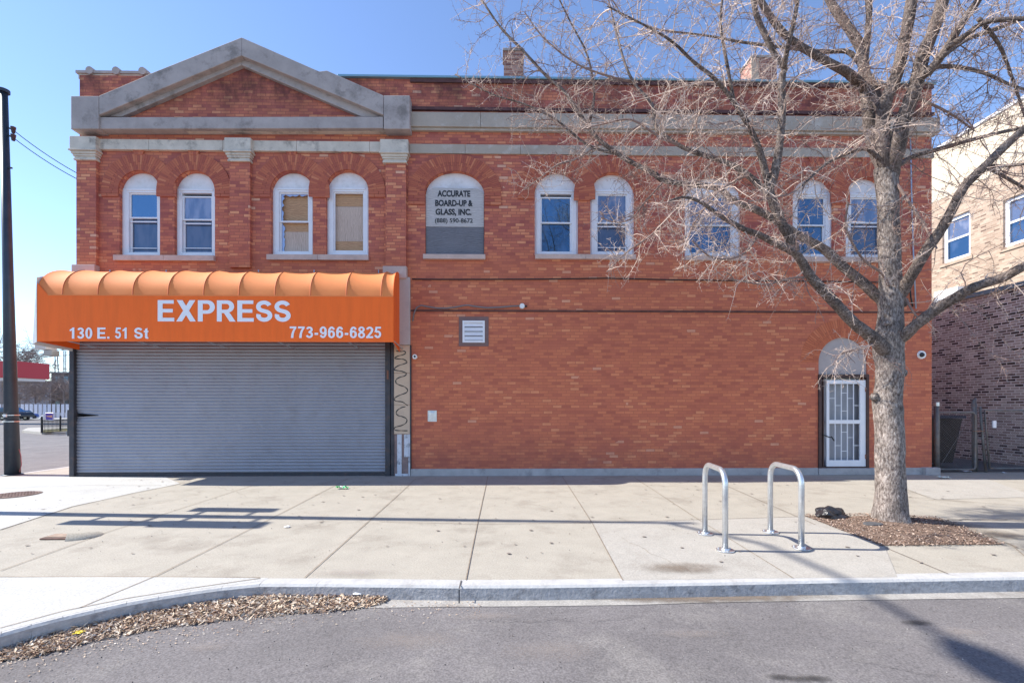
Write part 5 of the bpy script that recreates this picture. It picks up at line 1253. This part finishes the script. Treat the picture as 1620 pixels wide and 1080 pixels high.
for k, lp_, r0 in allp:
    n = len(lp_); pts = [p for p, r in lp_]
    start = .33 if r0 > 9 else (.12 if r0 > 3 else .1)
    if k in (16, 17): start = .38
    if k in (6, 10, 12): start = .2
    right = pts[-1].x > TX+1.0
    tot = sum((b-a).length for a, b in zip(pts, pts[1:])); acc = 0
    dens = 14 if not right else 8
    if r0 < 2.7: dens = 16
    for i in range(n-1):
        a, b = pts[i], pts[i+1]; seg = (b-a).length; acc += seg
        if acc/tot < start: continue
        ax = (b-a).normalized()
        m1 = int(seg*dens+rr.random())
        for _ in range(m1):
            p = a.lerp(b, rr.random()); d = rv(); d = d-ax*d.dot(ax); d.normalize()
            d = d+ax*rr.uniform(.1, .9)+Vector((-.05, 0, rr.uniform(-.35, .45)))
            L_ = rr.uniform(.3, 1.35)*(1-.35*acc/tot)*(1 if r0 > 3 else .6)
            hi = p.z > 5.2
            dr = rr.uniform(-.10, .10) if hi else rr.uniform(-.16, .03)
            m = 0 if rr.random() < .62 else 1
            if right: m = 0 if rr.random() < .3 else 1
            r1_ = rr.uniform(.004, .0078)
            tp_ = twig(p, d, L_, r1_, 7, 4, 1, m, dr)
            spurs(tp_, 18, .025, .10, .0024, m)
            m2 = int(L_*rr.uniform(6, 11))
            for _ in range(m2):
                j = rr.randrange(1, len(tp_)-1); q0 = tp_[j]; ax2 = (tp_[j+1]-tp_[j]).normalized(); d2 = rv().normalized()+ax2*.6+Vector((0,0,rr.uniform(-.3,.25)))
                t2 = twig(q0, d2, rr.uniform(.12, .42), .0036, 4, 3, 2, m, rr.uniform(-.14, .06))
                spurs(t2, 22, .02, .075, .0022, m)
    spurs(pts[int(n*start):], 9, .03, .16, .003, 0)
def extend(p, d, L_, r, lev):
    pts = [p]; q_ = p.copy(); n = 7
    for i in range(n):
        d = (d+rv(.09)+Vector((0, 0, .05))).normalized(); q_ = q_+d*L_/n
        if q_.y > -.5: q_.y = -.5
        pts.append(q_.copy())
    crown.tube(pts, [r*(1-.8*i/n) for i in range(n+1)], 7 if lev else 4, cap=False, m=1)
    for i in range(1, n):
        for _ in range(3 if lev else 2):
            d2 = (d+rv(.8)+Vector((0,0,.2))).normalized()
            if lev and rr.random() < .35: extend(pts[i], d2, L_*.5, r*.45, lev-1)
            else: t_ = twig(pts[i], d2, rr.uniform(.3, .8), .006, 5, 3, 1, rr.randrange(2), 0); spurs(t_, 12, .02, .07, .0024, 0)
for k, lp_, r0 in allp:
    e, r_ = lp_[-1]
    if r_ > 1.35*u and r0 > 2.6 and k != 11: extend(e, (e-lp_[-4][0]).normalized(), 1.0+r_*26, r_, 1 if r_ > .02 else 0)
crown.build('crown', [M_twig, M_twig2], T)
print('crown pieces', cnt[0], 'faces', len(crown.f))

# ================================================================== left: pole, wires, street lamp outside the frame
pole = thing('utility_pole', 'tall dark steel utility pole at the left edge of the photo', 'pole', (*G(20, 751), 0))
bx_, by_ = G(20, 751); dp_ = (Vector((bx_, by_, 0))-CP).dot(FV)
tpz = PD(6, 147, dp_)
MB().tube([(bx_, by_, 0), (bx_, by_, .02)], .18, 20).tube([(bx_, by_, .02), Vector((bx_, by_, .02)).lerp(tpz, .5), tpz], [.135, .092, .068], 20).build('shaft', M_pole, pole, smooth=True)
MB().tube([tpz, tpz+Vector((0, 0, .07))], .105, 16).build('cap', M_pole, pole)
cl_ = MB()
for py in (657, 667):
    c = PD(18, py, dp_); cl_.tube([c, c+Vector((0, 0, .02))], .142, 20)
cl_.build('clamp_band', M_galv, pole)
MB().box(PD(19, 655, dp_).x-.03, PD(19, 655, dp_).x+.03, by_-.16, by_-.13, PD(19, 659, dp_).z, PD(19, 655, dp_).z).build('tag', M_whitecable, pole)
ends = []
for py in (206, 218):
    c = PD(9, py-6, dp_); e = PD(21, py, dp_); bo_ = MB().tube([c, e], .018, 6).build('bracket', M_pole, pole); MB().tube([e+Vector((0,0,-.07)), e+Vector((0,0,.07))], [.03,.05], 8).build('insulator', M_brown, bo_); ends.append(e)
MB().tube([ends[0], ends[1]], .012, 6).build('tie_rod', M_pole, pole); MB().tube([PD(10, 265, dp_), PD(19, 266, dp_)], .02, 6).build('step_bolt', M_pole, pole)
for py in (176, 228): MB().tube([PD(1, py, dp_), PD(6, py+3, dp_)], .03, 8).build('bracket', M_pole, pole)
for e, (wx, wz), lb in ((ends[0], F(126, 276), 'upper of two wires from the utility pole to the brick building corner'), (ends[1], F(126, 285), 'lower of two wires from the utility pole to the brick building corner')):
    pts = []; end = Vector((wx, .15, wz))
    for i in range(9): t = i/8; q_ = e.lerp(end, t); q_.z -= .12*4*t*(1-t)*.5; pts.append(q_)
    o = MB().tube(pts, .009, 5).build('overhead_wire', M_black, loc=e); setp(o, lb, 'wire')
# red tag wire by the pole foot
o = MB().tube([PD(30, 710, dp_), PD(33, 720, dp_), PD(34, 735, dp_), PD(31, 746, dp_)], .008, 5).build('loose_wire', mat('red_wire', (.4,.1,.1), .6), loc=PD(30, 710, dp_)); setp(o, 'thin reddish wire bowing out beside the foot of the utility pole', 'wire')

ct = 1/math.tan(EL)
def unshadow(px, py, h, z=0.0):
    x, y = G(px, py, z); return Vector((x, y, 0))-ldir*ct*(h-z)+Vector((0, 0, h))
Ht = 10.2
topP = unshadow(1095, 827.5, Ht)
# base chosen so that the shadow of the shaft runs through (0,806)
lamp = thing('street_lamp', 'tall street lamp with traffic signals left of the frame, seen only by its shadow', 'street lamp', (topP.x, topP.y, 0))
MB().tube([(topP.x, topP.y, 0), (topP.x, topP.y, 5), topP], [.12, .095, .055], 14).build('pole', M_pole, lamp, smooth=True)
lumP = unshadow(1560, 1045, 10.9, RZ); armdir = (lumP-topP)
ap_ = [topP+Vector((0,0,-.3)), topP+armdir*.3+Vector((0,0,.25)), topP+armdir*.7+Vector((0,0,.2)), lumP]
MB().tube(ap_, [.045, .04, .035, .035], 8).build('arm', M_pole, lamp)
ah = Vector((armdir.x, armdir.y, 0)).normalized()
MB().tube([lumP-ah*.3, lumP-ah*.1, lumP+ah*.2, lumP+ah*.45], [.06, .14, .155, .05], 12).build('lamp_head', M_pole, lamp)
def sig(z0, z1, oy, w_, d_, name='signal_head'):
    MB().box(topP.x-d_/2, topP.x+d_/2, topP.y+oy-w_/2, topP.y+oy+w_/2, z0, z1).tube([(topP.x, topP.y, z0+.15), (topP.x, topP.y+oy, z0+.15)], .03, 6).tube([(topP.x, topP.y, z1-.15), (topP.x, topP.y+oy, z1-.15)], .03, 6).build(name, mat('signal_black', (.03,.03,.03), .5), lamp, bevel=.02)
sig(2.6, 3.6, -.42, .24, .25); sig(3.75, 4.95, -.42, .34, .25); sig(3.7, 4.7, .42, .26, .25)

# ================================================================== far left background
def far(px, depth, py): return PD(px, py, depth)
# gas station canopy
c0 = far(26, 39.9, 597); c1 = far(26, 39.9, 571)
cn = thing('station_canopy', 'flat red fascia canopy of the filling station beyond the side street', 'canopy', (c0.x-6, c0.y+3, 0))
MB().box(c0.x-14, c0.x, c0.y, c0.y+2.9, c0.z, c1.z).build('fascia', mat('red_fascia', (.55,.03,.045), .5), cn)
MB().box(c0.x-13.8, c0.x-.2, c0.y+.2, c0.y+2.7, c0.z-.22, c0.z-.002).build('soffit', M_wcanvas, cn)
for ox in (-12.5, -5.2): MB().box(c0.x+ox-.2, c0.x+ox+.2, c0.y+1.2, c0.y+1.6, RZ, c0.z-.23).build('column', M_wcanvas, cn)
# white paling fence
f0 = far(-60, 56, 661); f1 = far(118, 56, 661)
fz1 = far(0, 56, 639).z
fe = thing('paling_fence', 'long white vertical board fence at the back of the station lot', 'fence', (f0.x, f0.y, RZ))
pf = MB(); x = f0.x; dirf = Vector((f1.x-f0.x, f1.y-f0.y, 0)); Lf = dirf.length; dirf.normalize(); t = 0
while t < Lf:
    p = Vector((f0.x, f0.y, 0))+dirf*t; q_ = p+dirf*.34; pf.add([(p.x,p.y,RZ),(q_.x,q_.y,RZ),(q_.x,q_.y,fz1),(p.x,p.y,fz1),(p.x,p.y+.05,RZ),(q_.x,q_.y+.05,RZ),(q_.x,q_.y+.05,fz1),(p.x,p.y+.05,fz1)], [(0,1,2,3),(5,4,7,6),(3,2,6,7),(0,3,7,4),(1,5,6,2)]); t += .55
pf.build('boards', mat('white_fence_paint', (.62,.62,.68), .7, noise=(2,.1)), fe)
MB().add([(f0.x,f0.y+.08,RZ),(f1.x,f1.y+.08,RZ),(f1.x,f1.y+.08,RZ+.75),(f0.x,f0.y+.08,RZ+.75),(f0.x,f0.y+.2,RZ+.75),(f1.x,f1.y+.2,RZ+.75)], [(0,1,2,3),(3,2,5,4)]).build('base_wall', mat('grey_block', (.5,.5,.53), .8), fe)
# far pavement strips and traffic island
def gstrip(name, P, m, z0, z1):
    o = MB().prism(ccw([G(a, b, RZ) for a, b in P]), z0, z1).build(name, m); o['kind'] = 'structure'
gstrip('far_pavement', [(-80,661.5),(118,661.5),(118,664),(-80,664)], M_conc_new, RZ, RZ+.1)
gstrip('traffic_island', [(35,684),(44,679.5),(116,677),(118,684),(104,686.5),(66,687)], M_conc_mid, RZ, RZ+.14)
o = MB().prism(ccw([G(a, b, RZ+.14) for a, b in [(66,683.8),(70,679.7),(112,677.5),(112,681.5)]]), RZ+.14, RZ+.17).build('grass', mat('winter_grass', (.17,.15,.05), .95, noise=(3,.4))); o['kind'] = 'stuff'
fa = G(66, 685, RZ+.14); fb = G(112, 680.5, RZ+.14)
ir = thing('iron_fence', 'low black iron railing round the grassed traffic island', 'fence', (*fa, RZ+.14)); A2 = Vector((*fa, RZ+.15)); B2 = Vector((*fb, RZ+.15)); hF = far(66, (A2-CP).dot(FV), 664).z-A2.z
im = MB()
for z in (.12, hF-.08): im.tube([A2+up*z, B2+up*z], .022, 4)
for i in range(24): p = A2.lerp(B2, i/23); im.tube([p, p+up*hF], .014, 4)
im.build('railing', M_black, ir)
for i in (0, .62): p = A2.lerp(B2, i); MB().tube([p, p+up*(hF+.12)], .045, 8).tube([p+up*(hF+.12), p+up*(hF+.2)], [.06, .02], 8).build('post', M_black, ir)
p = A2.lerp(B2, .3); sgn = thing('lot_sign', 'small purple and orange advertising board on the iron railing', 'sign', (p.x, p.y, p.z))
dS = (p-CP).dot(FV); a = PD(72, 664, dS-.3); b = PD(84, 653, dS-.3)
MB().box(a.x, b.x, a.y, a.y+.05, a.z, b.z).build('board', mat('purple_board', (.12,.06,.35), .5), sgn)
MB().vprism(ccw([(a.x+.06, a.z+.2), (b.x-.06, a.z+.13), (b.x-.06, b.z-.12), (a.x+.06, b.z-.17)]), a.y-.012, a.y-.002).build('banner_stripe', mat('orange_stripe', (.8,.35,.2), .5), sgn)
MB().tube([(a.x, a.y, a.z), (b.x, a.y, a.z), (b.x, a.y, b.z), (a.x, a.y, b.z), (a.x, a.y, a.z)], .02, 4).build('frame', M_whitecable, sgn)
a = PD(60, 665, dS-.2); b = PD(69, 655, dS-.2)
o = MB().vprism(ccw([(a.x, a.z+.12), (a.x+.25, a.z), (b.x, a.z+.15), (b.x-.03, b.z), (a.x+.22, b.z-.05)]), a.y, a.y+.22).build('white_bag', M_wcanvas, loc=(a.x, a.y, a.z), bevel=.04); setp(o, 'white bag tied to the end post of the iron railing', 'bag')
# sedan parked by the far fence
def car(px, depth, label, col, L_=4.3, rz=0):
    c = PD(px, 655, depth); t = thing('parked_car', label, 'car', (c.x, c.y, RZ), 'cars beyond the side street')
    m = mat('car_paint', col, .3); x0 = c.x-L_/2
    body = [(0,.35),(.02,.75),(.25,.85),(1.1,.93),(3.3,.93),(4.1,.86),(4.28,.6),(4.28,.35)]
    cab = [(1.0,.93),(1.6,1.38),(2.8,1.4),(3.45,.93)]
    MB().vprism(ccw([(x0+a, RZ+b) for a, b in body]), c.y, c.y+1.7).build('body', m, t, bevel=.06)
    MB().vprism(ccw([(x0+a, RZ+b) for a, b in cab]), c.y+.12, c.y+1.58).build('cabin', M_glass, t, bevel=.05)
    MB().vprism(ccw([(x0+1.62, RZ+1.385), (x0+2.78, RZ+1.405), (x0+2.7, RZ+1.44), (x0+1.72, RZ+1.43)]), c.y+.2, c.y+1.5).build('car_roof', m, t)
    for wx in (.85, 3.4):
        for wy_ in (0, 1.5):
            wmb = disc(MB(), (x0+wx, RZ+.32), .32, c.y+wy_-.02, c.y+wy_+.2, 18); w_ = wmb.build('wheel', M_black, t)
            disc(MB(), (x0+wx, RZ+.32), .18, c.y+wy_-.03, c.y+wy_-.021, 14).build('rim', M_galv, w_)
    return t
cb_ = car(50, 55, 'blue sedan parked before the white board fence', (.05,.12,.4)); cb_.rotation_euler.z = R(-80); cb_.location.y -= 1.5; cb_.scale = (.7,.6,.75)
car(-1, 50, 'dark sedan half hidden at the left edge of the photo', (.02,.02,.03))
# far apartment block with masts
a = far(81, 75, 640); b = far(125, 75, 590.5)
fb_ = thing('far_building', 'far dark grey flat roofed block with masts behind the bare trees', 'building', ((a.x+b.x)/2, a.y+4, 0))
MB().box(a.x, b.x+6, a.y, a.y+8, RZ, b.z).build('wall', mat('far_brick', (.17,.14,.13), .9, noise=(.8,.2)), fb_)
MB().box(a.x-.2, b.x+6.2, a.y-.2, a.y+8.2, b.z, b.z+.25).build('coping', mat('far_coping', (.3,.28,.27), .9), fb_)
for i in range(5):
    for j in range(3):
        MB().box(a.x+.7+i*1.35, a.x+1.4+i*1.35, a.y-.03, a.y-.001, b.z-1.5-j*2.0, b.z-.5-j*2.0).build('window', M_glass_lo, fb_)
for i, (px, dx_) in enumerate(((87, 0), (92.5, -.25), (101, .0), (104, 0))):
    p = far(px, 77, 590); MB().tube([(p.x, p.y, b.z), (p.x+dx_, p.y, far(px, 77, 555).z)], .09, 5).build('mast', mat('mast_grey', (.3,.3,.33), .6), fb_)
o = thing('far_building', 'long low grey roofed building hidden behind the bare trees', 'building', (-80, 72, 0))
a = far(-60, 84, 640); b = far(85, 84, 605)
MB().box(a.x, b.x, a.y, a.y+8, RZ, b.z).build('wall', mat('far_wall', (.40,.36,.37), .9, noise=(.5,.25)), o)
MB().box(a.x-.3, b.x+.3, a.y-.3, a.y+8.3, b.z, b.z+.3).build('coping', mat('far_roof_edge', (.25,.23,.24), .9), o)
# far bare trees
M_far = mat('far_twigs', (.30,.24,.22), .9)
def far_tree(px, py_base, depth, H, spread, label, seed, dens=1.0):
    rr = random.Random(seed); c = PD(px, 655, depth); t = thing('bare_tree', label, 'tree', (c.x, c.y, RZ), 'bare trees beyond the side street')
    base = Vector((c.x, c.y, RZ)); tr = MB(); cr_ = MB()
    tr.tube([base, base+Vector((.1,0,H*.3)), base+Vector((.0,0,H*.55))], [H*.022, H*.016, H*.01], 7); tr.build('trunk', M_far, t)
    def grow(p, d, L_, r, lev):
        q_ = p.copy(); pts = [p.copy()]
        for i in range(4):
            d = (d+Vector((rr.gauss(0,.18), rr.gauss(0,.18), rr.gauss(.03,.12)))).normalized(); q_ = q_+d*L_/4; pts.append(q_.copy())
        cr_.tube(pts, [r*(1-.15*i) for i in range(5)], 3, cap=False)
        if lev > 0:
            for i in range(int((7 if lev > 1 else 9)*dens)):
                j = rr.randrange(1, 5); d2 = (d+Vector((rr.gauss(0,.75), rr.gauss(0,.75), rr.gauss(-.02,.55)))).normalized()
                grow(pts[j], d2, L_*rr.uniform(.4, .68), r*.52, lev-1)
    for i in range(9):
        a = rr.uniform(0, 6.28); h = H*rr.uniform(.2, .55)
        grow(base+Vector((0,0,h)), Vector((math.cos(a)*spread, math.sin(a)*spread, 1)), H*.42, H*.009, 3)
    cr_.build('crown', M_far, t)
far_tree(2, 660, 62, 12.5, 1.4, 'largest bare tree rising above the red station canopy', 3, 1.0)
for i, (px, d, H, lb) in enumerate(((30, 70, 6.0, 'low bare tree behind the fence just right of the utility pole'), (55, 72, 6.4, 'bare tree behind the fence beneath the canopy corner'), (78, 70, 6.2, 'bare tree behind the fence left of the far masts'), (100, 68, 6.8, 'thin bare tree in front of the dark far block'), (112, 73, 6.6, 'bare tree behind the fence closest to the shop shutter'))):
    far_tree(px, 660, d, H, 1.3, lb, 40+i, .9)
# street light mast in the middle distance and its wires
for k, (ya, yb, lb) in enumerate(((548, 552, 'upper distant wire crossing behind the utility pole'), (566, 560, 'lower distant wire above the red canopy'))):
    p = PD(-100, ya, 50); q_ = PD(125, yb, 50); o = MB().tube([p, p.lerp(q_, .5)-Vector((0,0,.5)), q_], .03, 4).build('overhead_wire', M_black, loc=p); setp(o, lb, 'wire')
# the shaded strip on the far road is cast by the station canopy
